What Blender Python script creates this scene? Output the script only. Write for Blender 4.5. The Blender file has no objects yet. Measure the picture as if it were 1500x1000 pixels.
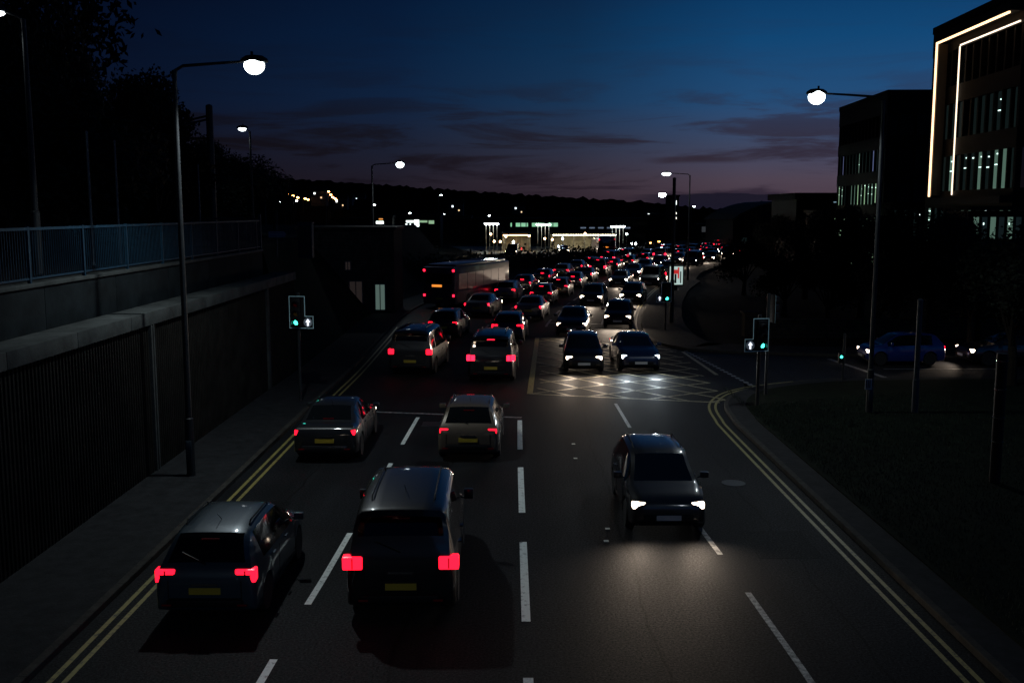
import bpy, bmesh, math, random
from mathutils import Vector, Matrix
random.seed(7)
D = bpy.data
SC = bpy.context.scene
COL = SC.collection
PI = math.pi
R = math.radians

# ------------------------------------------------------------------ camera
H = 6.8                      # eye height on the footbridge
F = 1458.0                   # focal length in pixels of a 1500 px wide frame
PITCH = math.atan(190 / F)
cam = D.cameras.new('camera'); cam.sensor_width = 36; cam.lens = 35
cam.clip_start = 0.1; cam.clip_end = 6000
co = D.objects.new('camera', cam); COL.objects.link(co)
co.location = (0, 0, H); co.rotation_euler = (PI / 2 - PITCH, 0, 0)
SC.camera = co

# ------------------------------------------------------------------ render settings
SC.render.engine = 'CYCLES'
SC.view_settings.view_transform = 'Standard'
SC.view_settings.look = 'None'
SC.view_settings.exposure = 0.0
SC.view_settings.gamma = 1.0
SC.cycles.use_denoising = True
SC.cycles.max_bounces = 5
SC.cycles.diffuse_bounces = 2
SC.cycles.glossy_bounces = 3
SC.cycles.transparent_max_bounces = 6
SC.cycles.sample_clamp_indirect = 3.0

# ------------------------------------------------------------------ world: dusk sky
W = D.worlds.new('World'); SC.world = W; W.use_nodes = True
nt = W.node_tree; nt.nodes.clear()
def N(t, **k):
    n = nt.nodes.new(t)
    for a, b in k.items(): setattr(n, a, b)
    return n
def L(a, b): nt.links.new(a, b)
def M_(op, a, b=None, clamp=False):
    n = N('ShaderNodeMath', operation=op); n.use_clamp = clamp
    for i, v in enumerate((a, b)):
        if v is None: continue
        if isinstance(v, (int, float)): n.inputs[i].default_value = v
        else: L(v, n.inputs[i])
    return n.outputs[0]
def ramp(fac, stops):
    n = N('ShaderNodeValToRGB'); L(fac, n.inputs[0]); e = n.color_ramp.elements
    while len(e) < len(stops): e.new(0.5)
    for el, (p, c) in zip(e, stops):
        el.position = p; el.color = (*c, 1) if len(c) == 3 else c
    return n.outputs[0]
def mapr(v, a, b, c=0, d=1):
    n = N('ShaderNodeMapRange', interpolation_type='SMOOTHSTEP')
    L(v, n.inputs[0]); n.inputs[1].default_value = a; n.inputs[2].default_value = b
    n.inputs[3].default_value = c; n.inputs[4].default_value = d
    return n.outputs[0]
def mix(fac, a, b, bt='MIX'):
    n = N('ShaderNodeMix', data_type='RGBA', blend_type=bt)
    if isinstance(fac, (int, float)): n.inputs[0].default_value = fac
    else: L(fac, n.inputs[0])
    for i, v in ((6, a), (7, b)):
        if isinstance(v, tuple): n.inputs[i].default_value = (*v, 1)
        else: L(v, n.inputs[i])
    return n.outputs[2]
tc = N('ShaderNodeTexCoord'); sep = N('ShaderNodeSeparateXYZ'); L(tc.outputs['Generated'], sep.inputs[0])
X, Y, Z = sep.outputs
az = M_('ARCTAN2', X, Y)                       # radians, 0 straight down the road, + to the right
base = ramp(M_('MULTIPLY', Z, 2.0), [
    (0.00, (.060, .036, .050)), (0.06, (.070, .052, .078)), (0.13, (.042, .060, .120)), (0.21, (.0130, .068, .178)),
    (0.32, (.0030, .056, .164)), (0.44, (.0008, .0315, .108)), (1.0, (.0005, .006, .022))])
# brighter to the right where the sun went down
glow = ramp(mapr(az, -0.50, 0.62), [(0.0, (.05, .05, .09)), (0.27, (.15, .19, .25)), (0.50, (.46, .46, .48)), (0.72, (1.0, 1.0, 1.0)), (1.0, (1.1, 1.1, 1.12))])
sky = mix(1.0, base, glow, 'MULTIPLY')
# streaky cloud: noise stretched along the horizon
cv = N('ShaderNodeCombineXYZ'); L(M_('MULTIPLY', az, 3.2), cv.inputs[0])
L(M_('MULTIPLY', Z, 26.0), cv.inputs[1])
nz = N('ShaderNodeTexNoise'); L(cv.outputs[0], nz.inputs[0]); nz.inputs['Scale'].default_value = 1.55
nz.inputs['Detail'].default_value = 7; nz.inputs['Roughness'].default_value = .6; nz.inputs['Distortion'].default_value = .5
cl = mapr(nz.outputs[0], .47, .60)
band = M_('MULTIPLY', mapr(Z, .15, .05), cl)
sky = mix(M_('MULTIPLY', band, .85), sky, mix(1.0, (.024, .016, .030), glow, 'MULTIPLY'))
cl2 = M_('MULTIPLY', mapr(Z, .26, .12), mapr(nz.outputs[0], .40, .75))
sky = mix(M_('MULTIPLY', cl2, .28), sky, mix(1.0, (.016, .018, .045), glow, 'MULTIPLY'))
# low dark cloud bank on the right of the road's far end
nb = N('ShaderNodeTexNoise'); L(cv.outputs[0], nb.inputs[0]); nb.inputs['Scale'].default_value = 5.0; nb.inputs['Detail'].default_value = 5
top = M_('ADD', M_('MULTIPLY', nb.outputs[0], .012), .0115)
inb = mapr(M_('SUBTRACT', top, Z), -.0008, .0012)
azb = M_('MULTIPLY', mapr(az, .10, .17), mapr(az, .40, .27))
sky = mix(M_('MULTIPLY', M_('MULTIPLY', inb, azb), .95), sky, (.0065, .0075, .0185))
# one darker streak above it
st = M_('ABSOLUTE', M_('SUBTRACT', M_('ADD', Z, M_('MULTIPLY', nz.outputs[0], -.012)), .0445))
stm = M_('MULTIPLY', mapr(st, .0045, .001), M_('MULTIPLY', mapr(az, .12, .16), mapr(az, .26, .20)))
sky = mix(M_('MULTIPLY', stm, .7), sky, (.020, .012, .022))
bg = N('ShaderNodeBackground'); L(sky, bg.inputs[0]); bg.inputs[1].default_value = 1.0
# a trace of the real dusk sky model on top
ns = N('ShaderNodeTexSky', sky_type='NISHITA'); ns.sun_disc = False
ns.sun_elevation = R(-4); ns.sun_rotation = R(25)
bg2 = N('ShaderNodeBackground'); L(ns.outputs[0], bg2.inputs[0]); bg2.inputs[1].default_value = 0.02
ad = N('ShaderNodeAddShader'); L(bg.outputs[0], ad.inputs[0]); L(bg2.outputs[0], ad.inputs[1])
ow = N('ShaderNodeOutputWorld'); L(ad.outputs[0], ow.inputs[0])

# ------------------------------------------------------------------ materials
MATS = {}
def mat(name, col, rough=.6, metal=0, noise=None, bump=None, coat=0, spec=.5, alpha=None):
    """noise=(scale, amount) colour variation in object space, bump=(scale, strength)"""
    if name in MATS: return MATS[name]
    m = D.materials.new(name); m.use_nodes = True; t = m.node_tree; b = t.nodes['Principled BSDF']
    b.inputs['Base Color'].default_value = (*col, 1); b.inputs['Roughness'].default_value = rough
    b.inputs['Metallic'].default_value = metal; b.inputs['Specular IOR Level'].default_value = spec
    b.inputs['Coat Weight'].default_value = coat; b.inputs['Coat Roughness'].default_value = .06
    g = t.nodes.new('ShaderNodeTexCoord')
    if noise:
        n = t.nodes.new('ShaderNodeTexNoise'); n.inputs['Scale'].default_value = noise[0]; n.inputs['Detail'].default_value = 6
        n.inputs['Roughness'].default_value = .65
        t.links.new(g.outputs['Object'], n.inputs[0])
        r = t.nodes.new('ShaderNodeValToRGB'); a = noise[1]
        r.color_ramp.elements[0].position = .3; r.color_ramp.elements[1].position = .7
        r.color_ramp.elements[0].color = (*[c * (1 - a) for c in col], 1)
        r.color_ramp.elements[1].color = (*[min(1, c * (1 + a)) for c in col], 1)
        t.links.new(n.outputs[0], r.inputs[0]); t.links.new(r.outputs[0], b.inputs['Base Color'])
    if bump:
        n = t.nodes.new('ShaderNodeTexNoise'); n.inputs['Scale'].default_value = bump[0]; n.inputs['Detail'].default_value = 3
        t.links.new(g.outputs['Object'], n.inputs[0])
        u = t.nodes.new('ShaderNodeBump'); u.inputs['Strength'].default_value = bump[1]; u.inputs['Distance'].default_value = .02
        t.links.new(n.outputs[0], u.inputs['Height']); t.links.new(u.outputs[0], b.inputs['Normal'])
    MATS[name] = m; return m
def emit(name, col, s, base=(.02, .02, .02), sample=False):
    if name in MATS: return MATS[name]
    m = D.materials.new(name); m.use_nodes = True; b = m.node_tree.nodes['Principled BSDF']
    b.inputs['Base Color'].default_value = (*base, 1); b.inputs['Roughness'].default_value = .3
    b.inputs['Emission Color'].default_value = (*col, 1); b.inputs['Emission Strength'].default_value = s
    if not sample: m.cycles.emission_sampling = 'NONE'
    MATS[name] = m; return m
def nodes_of(m): return m.node_tree, m.node_tree.nodes['Principled BSDF']

def asphalt(name, col):
    m = mat(name, col, .55); t, b = nodes_of(m); n = t.nodes; l = t.links
    g = n.new('ShaderNodeTexCoord')
    def noise(s, d=4, r=.6, vec=None):
        q = n.new('ShaderNodeTexNoise'); q.inputs['Scale'].default_value = s; q.inputs['Detail'].default_value = d
        q.inputs['Roughness'].default_value = r; l.new(vec or g.outputs['Object'], q.inputs[0]); return q
    big = noise(.35); mp = n.new('ShaderNodeMapping'); mp.inputs['Scale'].default_value = (1.6, .06, 1)
    l.new(g.outputs['Object'], mp.inputs[0]); trk = noise(1.0, 4, .6, mp.outputs[0])
    grain = noise(24, 4, .85)
    def mixc(f, a, c, bt='MIX'):
        q = n.new('ShaderNodeMix'); q.data_type = 'RGBA'; q.blend_type = bt
        if isinstance(f, float): q.inputs[0].default_value = f
        else: l.new(f, q.inputs[0])
        for i, v in ((6, a), (7, c)):
            if isinstance(v, tuple): q.inputs[i].default_value = (*v, 1)
            else: l.new(v, q.inputs[i])
        return q.outputs[2]
    def rmp(v, a, b_, ca, cb):
        q = n.new('ShaderNodeValToRGB'); l.new(v, q.inputs[0]); e = q.color_ramp.elements
        e[0].position = a; e[1].position = b_; e[0].color = (ca, ca, ca, 1); e[1].color = (cb, cb, cb, 1); return q.outputs[0]
    c = mixc(1.0, col, rmp(big.outputs[0], .3, .7, .72, 1.25), 'MULTIPLY')
    c = mixc(1.0, c, rmp(trk.outputs[0], .3, .7, .75, 1.3), 'MULTIPLY')
    c = mixc(1.0, c, rmp(grain.outputs[0], .36, .66, .12, 2.6), 'MULTIPLY')
    vo = n.new('ShaderNodeTexVoronoi'); vo.inputs['Scale'].default_value = 5.5; l.new(g.outputs['Object'], vo.inputs[0])
    c = mixc(rmp(vo.outputs['Distance'], .02, .045, .55, 0.0), c, (.20, .20, .19))       # the odd pale chip in the surface
    l.new(c, b.inputs['Base Color'])
    l.new(rmp(grain.outputs[0], .3, .7, .85, .50), b.inputs['Roughness'])
    b.inputs['Specular IOR Level'].default_value = .085
    u = n.new('ShaderNodeBump'); u.inputs['Strength'].default_value = .5; u.inputs['Distance'].default_value = .012
    l.new(grain.outputs[0], u.inputs['Height']); l.new(u.outputs[0], b.inputs['Normal'])
    return m
def worn(name, col, dark, rough=.5, scale=9, lo=.32, hi=.46):
    """road paint: rubbed through to the tarmac in places, grainy"""
    m = mat(name, col, rough); t, b = nodes_of(m); n = t.nodes; l = t.links
    g = n.new('ShaderNodeTexCoord')
    a = n.new('ShaderNodeTexNoise'); a.inputs['Scale'].default_value = scale; a.inputs['Detail'].default_value = 8; a.inputs['Roughness'].default_value = .75
    l.new(g.outputs['Object'], a.inputs[0])
    r = n.new('ShaderNodeValToRGB'); r.color_ramp.elements[0].position = lo; r.color_ramp.elements[1].position = hi
    r.color_ramp.elements[0].color = (*dark, 1); r.color_ramp.elements[1].color = (*col, 1)
    l.new(a.outputs[0], r.inputs[0]); l.new(r.outputs[0], b.inputs['Base Color'])
    return m

asph = asphalt('asphalt', (.0070, .0076, .0086))
asph2 = asphalt('side_asphalt', (.013, .0135, .0155))
paintw = worn('white_paint', (.72, .77, .74), (.08, .08, .08), lo=.34, hi=.47)
paintthin = worn('thin_white_paint', (.34, .34, .33), (.02, .02, .02), lo=.38, hi=.60)
painty = worn('yellow_paint', (.27, .23, .065), (.03, .028, .02), lo=.36, hi=.50)
boxy = worn('faded_yellow_paint', (.34, .29, .15), (.02, .02, .02), lo=.38, hi=.56)
pave = mat('pavement', (.018, .019, .0205), .8, noise=(3.5, .35), bump=(30, .4))
kerbm = mat('kerb_stone', (.038, .036, .032), .75, noise=(5, .4), bump=(25, .4))
grassm = mat('grass', (.0035, .0065, .0030), .95, noise=(2.0, .6), bump=(18, 1.0))
earth = mat('earth', (.004, .004, .004), .95, noise=(.3, .4))
hillm = mat('hill_woods', (.006, .007, .006), 1.0, noise=(.02, .4), spec=0)
conc = mat('stained_concrete', (.045, .050, .049), .85, noise=(1.3, .45), bump=(14, .3))
ribc = mat('ribbed_concrete', (.009, .0085, .0074), .95, noise=(1.1, .7), bump=(30, .5))
upwall = mat('dark_concrete', (.008, .011, .0125), .95, noise=(1.2, .5), bump=(10, .3))
bluepaint = mat('blue_railing_paint', (.004, .024, .045), .7, noise=(6, .3), spec=.15)
polem = mat('dark_grey_paint', (.014, .016, .018), .5, 0, noise=(4, .3), spec=.25)
galv = mat('galvanised_steel', (.03, .045, .06), .5, .4, noise=(5, .3))
blackp = mat('black_plastic', (.006, .006, .007), .5, spec=.2)
rubber = mat('rubber', (.012, .012, .012), .85)
alloy = mat('alloy', (.30, .31, .33), .35, .8)
glassm = mat('car_glass', (.004, .005, .006), .06, 0, spec=.8)
plate_y = mat('yellow_plate', (.42, .30, .03), .4)
plate_w = mat('white_plate', (.5, .5, .48), .4)
chrome = mat('chrome', (.5, .5, .5), .15, 1)
bark = mat('bark', (.018, .015, .012), .9, noise=(3, .4), bump=(12, .8))
leafm = mat('leaves', (.006, .009, .005), .8, noise=(.5, .4), spec=.2)
leaf2 = mat('autumn_leaves', (.010, .011, .006), .8, noise=(.5, .4), spec=.2)
cladm = mat('dark_cladding', (.0035, .0038, .0044), .6, noise=(.8, .25))
clad2 = mat('grey_cladding', (.020, .022, .022), .6, noise=(.8, .25))
roofm = mat('roof_sheet', (.008, .008, .009), .7, noise=(.6, .2))
stone = mat('stone', (.035, .033, .028), .9, noise=(2.5, .5), bump=(12, .6))

for k_ in ('pavement', 'kerb_stone', 'grass', 'earth', 'stained_concrete', 'ribbed_concrete', 'dark_concrete', 'dark_cladding', 'grey_cladding', 'roof_sheet', 'stone', 'bark'):
    MATS[k_].node_tree.nodes['Principled BSDF'].inputs['Specular IOR Level'].default_value = .08
tail_m = emit('tail_light', (1.0, .006, .022), 3.4, (.2, 0, 0))
tail_b = emit('brake_light', (1.0, .010, .035), 5.0, (.2, 0, 0))
tail_d = mat('unlit_red_lens', (.16, .004, .008), .2)
head_w = emit('warm_headlight', (1.0, .78, .58), 8, (.5, .5, .5))
head_c = emit('cool_headlight', (.72, .90, 1.0), 8, (.5, .5, .5))
head_f = emit('far_headlight', (1.0, .80, .62), 55, (.5, .5, .5))
amber = emit('amber_lamp', (1.0, .30, .04), 1.1)
lamp_on = emit('lantern_glow', (.82, .97, 1.0), 7)
lamp_dim = emit('lantern_side_glow', (.86, .95, 1.0), 6)
lamp_far = emit('far_lantern_glow', (.85, 1.0, 1.0), 40)
sodium = emit('sodium_glow', (1.0, .42, .12), 40)
green_on = emit('green_signal', (.05, 1.0, .72), 5)
arrow_on = emit('white_arrow', (.85, .9, 1.0), 1.6)
led = emit('led_strip', (1.0, .62, .34), 2.6)
ledc = emit('led_strip_inner', (1.0, .80, .60), 1.9)
win_dim = emit('window_dim', (.22, .42, .42), .018)
win_mid = emit('window_mid', (.45, .80, .62), .16)
win_grn = emit('window_green', (.55, .9, .55), .45)
win_blu = emit('window_blue', (.40, .50, 1.0), .22)
win_off = mat('window_off', (.006, .008, .010), .08, spec=.7)
ceil_l = emit('office_light', (.70, 1.0, .92), 2.2)
warmwin = emit('warm_window', (1.0, .78, .45), 3)
coldwin = emit('cold_window', (.85, 1.0, .95), 3)
canopy_l = emit('canopy_light', (1.0, .84, .55), 22)

# ------------------------------------------------------------------ helpers
def ray(x, y):
    u = (x - 750) / F; v = (500 - y) / F
    return u, math.cos(PITCH) + v * math.sin(PITCH), -math.sin(PITCH) + v * math.cos(PITCH)
def G(x, y, h=0.0):
    """ground point seen at a photo pixel"""
    r = ray(x, y); t = (h - H) / r[2]; return r[0] * t, r[1] * t
def AT(x, y, Yd):
    """world point at forward distance Yd seen at a photo pixel"""
    r = ray(x, y); t = Yd / r[1]; return r[0] * t, Yd, H + r[2] * t

class MB:
    def __init__(s): s.v = []; s.f = []
    def add(s, vs, fs):
        o = len(s.v); s.v += [tuple(v) for v in vs]; s.f += [tuple(i + o for i in f) for f in fs]; return s
    def box(s, x0, x1, y0, y1, z0, z1):
        return s.add([(x0, y0, z0), (x1, y0, z0), (x1, y1, z0), (x0, y1, z0), (x0, y0, z1), (x1, y0, z1), (x1, y1, z1), (x0, y1, z1)],
                     [(0, 3, 2, 1), (4, 5, 6, 7), (0, 1, 5, 4), (1, 2, 6, 5), (2, 3, 7, 6), (3, 0, 4, 7)])
    def cb(s, c, d): return s.box(c[0] - d[0] / 2, c[0] + d[0] / 2, c[1] - d[1] / 2, c[1] + d[1] / 2, c[2] - d[2] / 2, c[2] + d[2] / 2)
    def bar(s, a, b, w, h):
        a = Vector(a); b = Vector(b); d = (b - a).normalized()
        up = Vector((0, 0, 1)) if abs(d.z) < .9 else Vector((0, 1, 0))
        x = d.cross(up).normalized() * w / 2; y = x.cross(d).normalized() * h / 2
        vs = [p + q for p in (a, b) for q in (-x - y, x - y, x + y, -x + y)]
        return s.add(vs, [(0, 1, 2, 3), (7, 6, 5, 4), (0, 4, 5, 1), (1, 5, 6, 2), (2, 6, 7, 3), (3, 7, 4, 0)])
    def tube(s, pts, rs, n=8, cap=True):
        pts = [Vector(p) for p in pts]
        if not isinstance(rs, (list, tuple)): rs = [rs] * len(pts)
        vs = []; k = len(pts)
        for i, p in enumerate(pts):
            d = (pts[min(i + 1, k - 1)] - pts[max(i - 1, 0)]).normalized()
            up = Vector((0, 1, 0)) if abs(d.y) < .8 else Vector((1, 0, 0))
            x = d.cross(up).normalized(); y = x.cross(d)
            for j in range(n):
                a = 2 * PI * j / n; vs.append(p + (x * math.cos(a) + y * math.sin(a)) * rs[i])
        fs = [(i * n + j, i * n + (j + 1) % n, (i + 1) * n + (j + 1) % n, (i + 1) * n + j) for i in range(k - 1) for j in range(n)]
        if cap: fs += [tuple(range(n))[::-1], tuple(range((k - 1) * n, k * n))]
        return s.add(vs, fs)
    def lathe(s, prof, n=16, c=(0, 0, 0), axis='z', sx=1, sy=1):
        vs = []
        for r, z in prof:
            for j in range(n):
                a = 2 * PI * j / n; p = (r * math.cos(a) * sx, r * math.sin(a) * sy, z)
                if axis == 'x': p = (p[2], p[0], p[1])
                elif axis == 'y': p = (p[0], p[2], p[1])
                vs.append((p[0] + c[0], p[1] + c[1], p[2] + c[2]))
        k = len(prof)
        fs = [(i * n + j, i * n + (j + 1) % n, (i + 1) * n + (j + 1) % n, (i + 1) * n + j) for i in range(k - 1) for j in range(n)]
        fs += [tuple(range(n))[::-1], tuple(range((k - 1) * n, k * n))]
        return s.add(vs, fs)
    def prism(s, poly, z0, z1):
        n = len(poly)
        return s.add([(x, y, z0) for x, y in poly] + [(x, y, z1) for x, y in poly],
                     [tuple(range(n))[::-1], tuple(range(n, 2 * n))] + [(i, (i + 1) % n, n + (i + 1) % n, n + i) for i in range(n)])
    def yprism(s, poly, y0, y1):
        """outline in x,z extruded along y"""
        n = len(poly)
        return s.add([(x, y0, z) for x, z in poly] + [(x, y1, z) for x, z in poly],
                     [tuple(range(n)), tuple(range(n, 2 * n))[::-1]] + [(i, (i + 1) % n, n + (i + 1) % n, n + i) for i in range(n)])
    def obj(s, name, m, parent=None, smooth=False, bevel=0, loc=None, rz=0):
        me = D.meshes.new(name); me.from_pydata(s.v, [], s.f); me.update()
        bm = bmesh.new(); bm.from_mesh(me); bmesh.ops.recalc_face_normals(bm, faces=bm.faces)
        if bevel:
            bmesh.ops.bevel(bm, geom=[e for e in bm.edges if len(e.link_faces) == 2 and e.calc_face_angle(0) > .6], offset=bevel, segments=2, affect='EDGES', profile=.6, clamp_overlap=True)
        bm.to_mesh(me); bm.free()
        if smooth or bevel:
            for p in me.polygons: p.use_smooth = True
            try: me.set_sharp_from_angle(angle=R(38))
            except Exception: pass
        me.materials.append(m)
        o = D.objects.new(name, me); COL.objects.link(o); o.parent = parent
        if loc: o.location = loc
        if rz: o.rotation_euler = (0, 0, rz)
        return o
def tag(o, label, cat=None, group=None):
    o['label'] = label
    if cat: o['category'] = cat
    if group: o['group'] = group
    return o
def struct(o, kind='structure'): o['kind'] = kind; return o
def thing(name, label, cat, loc=(0, 0, 0), rz=0, group=None):
    o = D.objects.new(name, None); COL.objects.link(o); o.location = loc; o.rotation_euler = (0, 0, rz); o.empty_display_size = .3
    return tag(o, label, cat, group)
def copy_tree(o, parent=None):
    c = o.copy(); COL.objects.link(c); c.parent = parent
    for ch in list(o.children): copy_tree(ch, c)
    return c
def light(name, kind, loc, power, col, parent=None, rot=None, **k):
    l = D.lights.new(name, kind); l.energy = power; l.color = col
    for a, b in k.items(): setattr(l, a, b)
    o = D.objects.new(name, l); COL.objects.link(o); o.location = loc; o.parent = parent
    if rot: o.rotation_euler = rot
    return o
def crom(pts, sub=8):
    out = []; P = [pts[0]] + list(pts) + [pts[-1]]
    for i in range(1, len(P) - 2):
        for k in range(sub):
            t = k / sub
            out.append(tuple(.5 * ((2 * P[i][a]) + (-P[i - 1][a] + P[i + 1][a]) * t + (2 * P[i - 1][a] - 5 * P[i][a] + 4 * P[i + 1][a] - P[i + 2][a]) * t * t
                              + (-P[i - 1][a] + 3 * P[i][a] - 3 * P[i + 1][a] + P[i + 2][a]) * t ** 3) for a in range(len(pts[0]))))
    return out + [tuple(pts[-1])]
def offs(path, d):
    """shift a path d metres to its right"""
    out = []
    for i, p in enumerate(path):
        a = path[max(i - 1, 0)]; b = path[min(i + 1, len(path) - 1)]
        tx, ty = b[0] - a[0], b[1] - a[1]; l = math.hypot(tx, ty) or 1
        out.append((p[0] + ty / l * d, p[1] - tx / l * d))
    return out
def strip(mb, A_, B_, za, zb=None):
    zb = za if zb is None else zb
    n = len(A_); vs = [(x, y, za) for x, y in A_] + [(x, y, zb) for x, y in B_]
    return mb.add(vs, [(i, i + 1, n + i + 1, n + i) for i in range(n - 1)])
def ribbon(mb, path, w, z): return strip(mb, offs(path, -w / 2), offs(path, w / 2), z)
def along(path, s0, s1=None):
    """points of a path between arc lengths"""
    acc = 0; out = []; prev = None
    def lerp(a, b, t): return tuple(a[i] + (b[i] - a[i]) * t for i in range(len(a)))
    for a, b in zip(path, path[1:]):
        l = math.hypot(b[0] - a[0], b[1] - a[1])
        if s1 is None:
            if acc + l >= s0: return lerp(a, b, (s0 - acc) / l), math.atan2(b[0] - a[0], b[1] - a[1])
        else:
            if acc + l > s0 and acc < s1:
                t0 = max(0, (s0 - acc) / l); t1 = min(1, (s1 - acc) / l)
                if not out: out.append(lerp(a, b, t0))
                out.append(lerp(a, b, t1))
        acc += l
    return out if s1 is not None else (path[-1], 0)
def at_y(path, y):
    for a, b in zip(path, path[1:]):
        if a[1] <= y <= b[1]:
            t = (y - a[1]) / ((b[1] - a[1]) or 1); return a[0] + (b[0] - a[0]) * t, math.atan2(b[0] - a[0], b[1] - a[1])
    return path[-1][0], 0

# ------------------------------------------------------------------ ground, roads, kerbs
C = crom([(.24, -14), (.24, 10), (.24, 30), (.4, 37), (.9, 45), (1.6, 54), (2.24, 61), (3.5, 70), (5.2, 79), (7.4, 90), (10.2, 102),
          (13.5, 115), (18.3, 128), (24, 141), (31, 156), (40, 173), (52, 193), (66, 213), (84, 236)], 6)
far_c = [p for p in C if p[1] > 100]
KL = crom([(-7.05, -14), (-7.05, 10), (-7.0, 33), (-6.9, 42), (-7.0, 52), (-7.1, 62), (-6.6, 72), (-5.0, 82), (-2.0, 92), (1.2, 99.5)], 6)[:-1] + offs(far_c, -7.6)
KR1 = crom([(7.15, -14), (7.15, 10), (7.15, 29), (7.22, 32.2), (7.5, 34.6), (8.3, 36.6), (9.4, 37.9)], 6)
SN = crom([(9.4, 37.9), (11, 38.9), (13.2, 39.7), (18, 40.1), (28, 40.2), (60, 40.2)], 6)            # near edge of the side road
SF = crom([(60, 46.4), (28, 46.2), (21.4, 46.2), (14.9, 46.8), (11, 47.7), (8.7, 48.7)], 6)         # far edge
KR2 = crom([(8.7, 48.7), (7.8, 50.4), (7.45, 52.6), (7.5, 56), (7.95, 61), (9.0, 68), (10.4, 75.5), (12.9, 87), (16.0, 98)], 6)[:-1] + offs(far_c, 5.9)

g = MB(); g.box(-1500, 1500, -80, 260, -.6, -.04); struct(g.obj('ground', earth))
def resamp(p, n):
    Ls = sum(math.hypot(b[0] - a[0], b[1] - a[1]) for a, b in zip(p, p[1:]))
    return [along(p, Ls * i / (n - 1) * .99999)[0] for i in range(n)]
kr_all = KR1 + KR2
m = MB(); strip(m, resamp(KL, 120), resamp(kr_all, 120), 0); struct(m.obj('road', asph))
m = MB(); strip(m, resamp(SN, 30), resamp(SF[::-1], 30), -.0045); struct(m.obj('side_road', asph2))
def kerb(name, path, side, paveW, top=.12):
    """a stone kerb and the pavement behind it; side +1: behind is to the right of the path"""
    a = path; b = offs(path, side * .14)
    m = MB(); strip(m, a, a, -.03, top - .012); strip(m, offs(a, side * .012), b, top); strip(m, a, offs(a, side * .012), top - .012, top)
    struct(m.obj('kerb', kerbm))
    c = offs(path, side * paveW)
    m = MB(); strip(m, b, c, top - .003); strip(m, c, c, top - .003, -.05)
    struct(m.obj(name, pave))
kerb('pavement', KL, -1, 2.25)
kerb('pavement', KR1[:-1] + SN[:20], 1, .75)
kerb('pavement', SF + KR2[1:], 1, 2.6)
# kerb joints: thin dark lines
m = MB()
for p, s in ((KL, -1), (KR1, 1)):
    d = 3.0
    while d < 60:
        (x, y), a = along(p, d); nx, ny = math.cos(a), -math.sin(a)
        m.bar((x - s * .002 * nx, y - s * .002 * ny, .1195), (x + s * .14 * nx, y + s * .14 * ny, .1195), .012, .006); d += .915
struct(m.obj('kerb_joint_lines', blackp))
# grass island right of the road and the verge by the side road
isl = [(7.95, -14)] + [p for p in offs(KR1[:-1], .75)] + [p for p in offs(SN[:20], .75)] + [(60, 39.2), (60, -14)]
m = MB(); m.prism([(x, y) for x, y in isl], -.02, .15); struct(m.obj('grass_island', grassm))
m = MB()
rg = random.Random(4)
for i in range(26000):
    x = 8.0 + abs(rg.gauss(0, 1)) * 4.2; y = rg.uniform(12, 37.5)
    if x > 8.2 and y > 34 + (x - 8.2) * .4: continue
    a = rg.uniform(0, PI); h = rg.uniform(.03, .09); w = .012
    dx, dy = math.cos(a) * w, math.sin(a) * w; lx, ly = rg.uniform(-.03, .03), rg.uniform(-.03, .03)
    m.add([(x - dx, y - dy, .148), (x + dx, y + dy, .148), (x + lx, y + ly, .15 + h)], [(0, 1, 2)])
o = m.obj('grass_blades', mat('grass_blade', (.006, .014, .005), .8)); struct(o, 'stuff'); o['label'] = 'short dark grass on the verge right of the road'

# painted markings
m = MB()
def dash(mb, path, s0, s1, w): ribbon(mb, along(path, s0, s1), w, .005)
o14 = 14                                         # arc length at y = 0
k = 7
for s in range(-3, 5):                            # centre line dashes: 4 m mark, 2 m gap
    y0 = 15.92 + 6.08 * s
    if y0 < 30 and y0 + 4 > 0: dash(m, C, y0 + o14, y0 + o14 + 4.05, .15)
struct(m.obj('centre_line_marks', paintw))
m = MB()
LL = [(-3.72, 5), (-3.68, 13.7), (-3.52, 18), (-3.40, 23), (-3.25, 28), (-3.12, 33.3)]
for y0 in (10.6, 16.65, 22.6, 28.7): ribbon(m, [(at_y(LL, y)[0], y) for y in (y0, y0 + 1.3, y0 + 2.6, min(y0 + 3.9, 33))], .12, .005)
struct(m.obj('lane_line_marks', paintw))
m = MB()
RL = [(4.42, 5), (4.37, 13.73), (4.25, 17.22), (4.17, 19.2), (3.93, 23.71), (3.84, 26.0), (3.75, 30.62), (3.7, 35)]
for a, b in ((7.2, 11.2), (13.2, 17.2), (19.2, 23.3), (25, 29.4), (31, 35)):
    ribbon(m, [(at_y(RL, a + (b - a) * i / 4)[0], a + (b - a) * i / 4) for i in range(5)], .11, .005)
laneR = offs(C, 3.3)
s = 14 + 60
for i in range(14):
    dash(m, laneR, s, s + 3.4, .12); s += 6.0
struct(m.obj('right_lane_line_marks', paintthin))
m = MB(); laneL = offs(C, -3.5)
s = 14 + 58
for i in range(14): dash(m, laneL, s, s + 2, .12); s += 6.0
s = 14 + 59
for i in range(12): dash(m, C, s, s + 4, .14); s += 6.0
struct(m.obj('far_lane_marks', paintthin))
m = MB(); ribbon(m, [(-6.6, 33.75), (-5.17, 33.6), (-2.4, 33.1), (.32, 32.55)], .16, .005); ribbon(m, [(2.25, 60.9), (5, 60.4), (7.4, 60)], .22, .005)
struct(m.obj('stop_line', paintthin))
m = MB()                                          # double yellow lines
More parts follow.
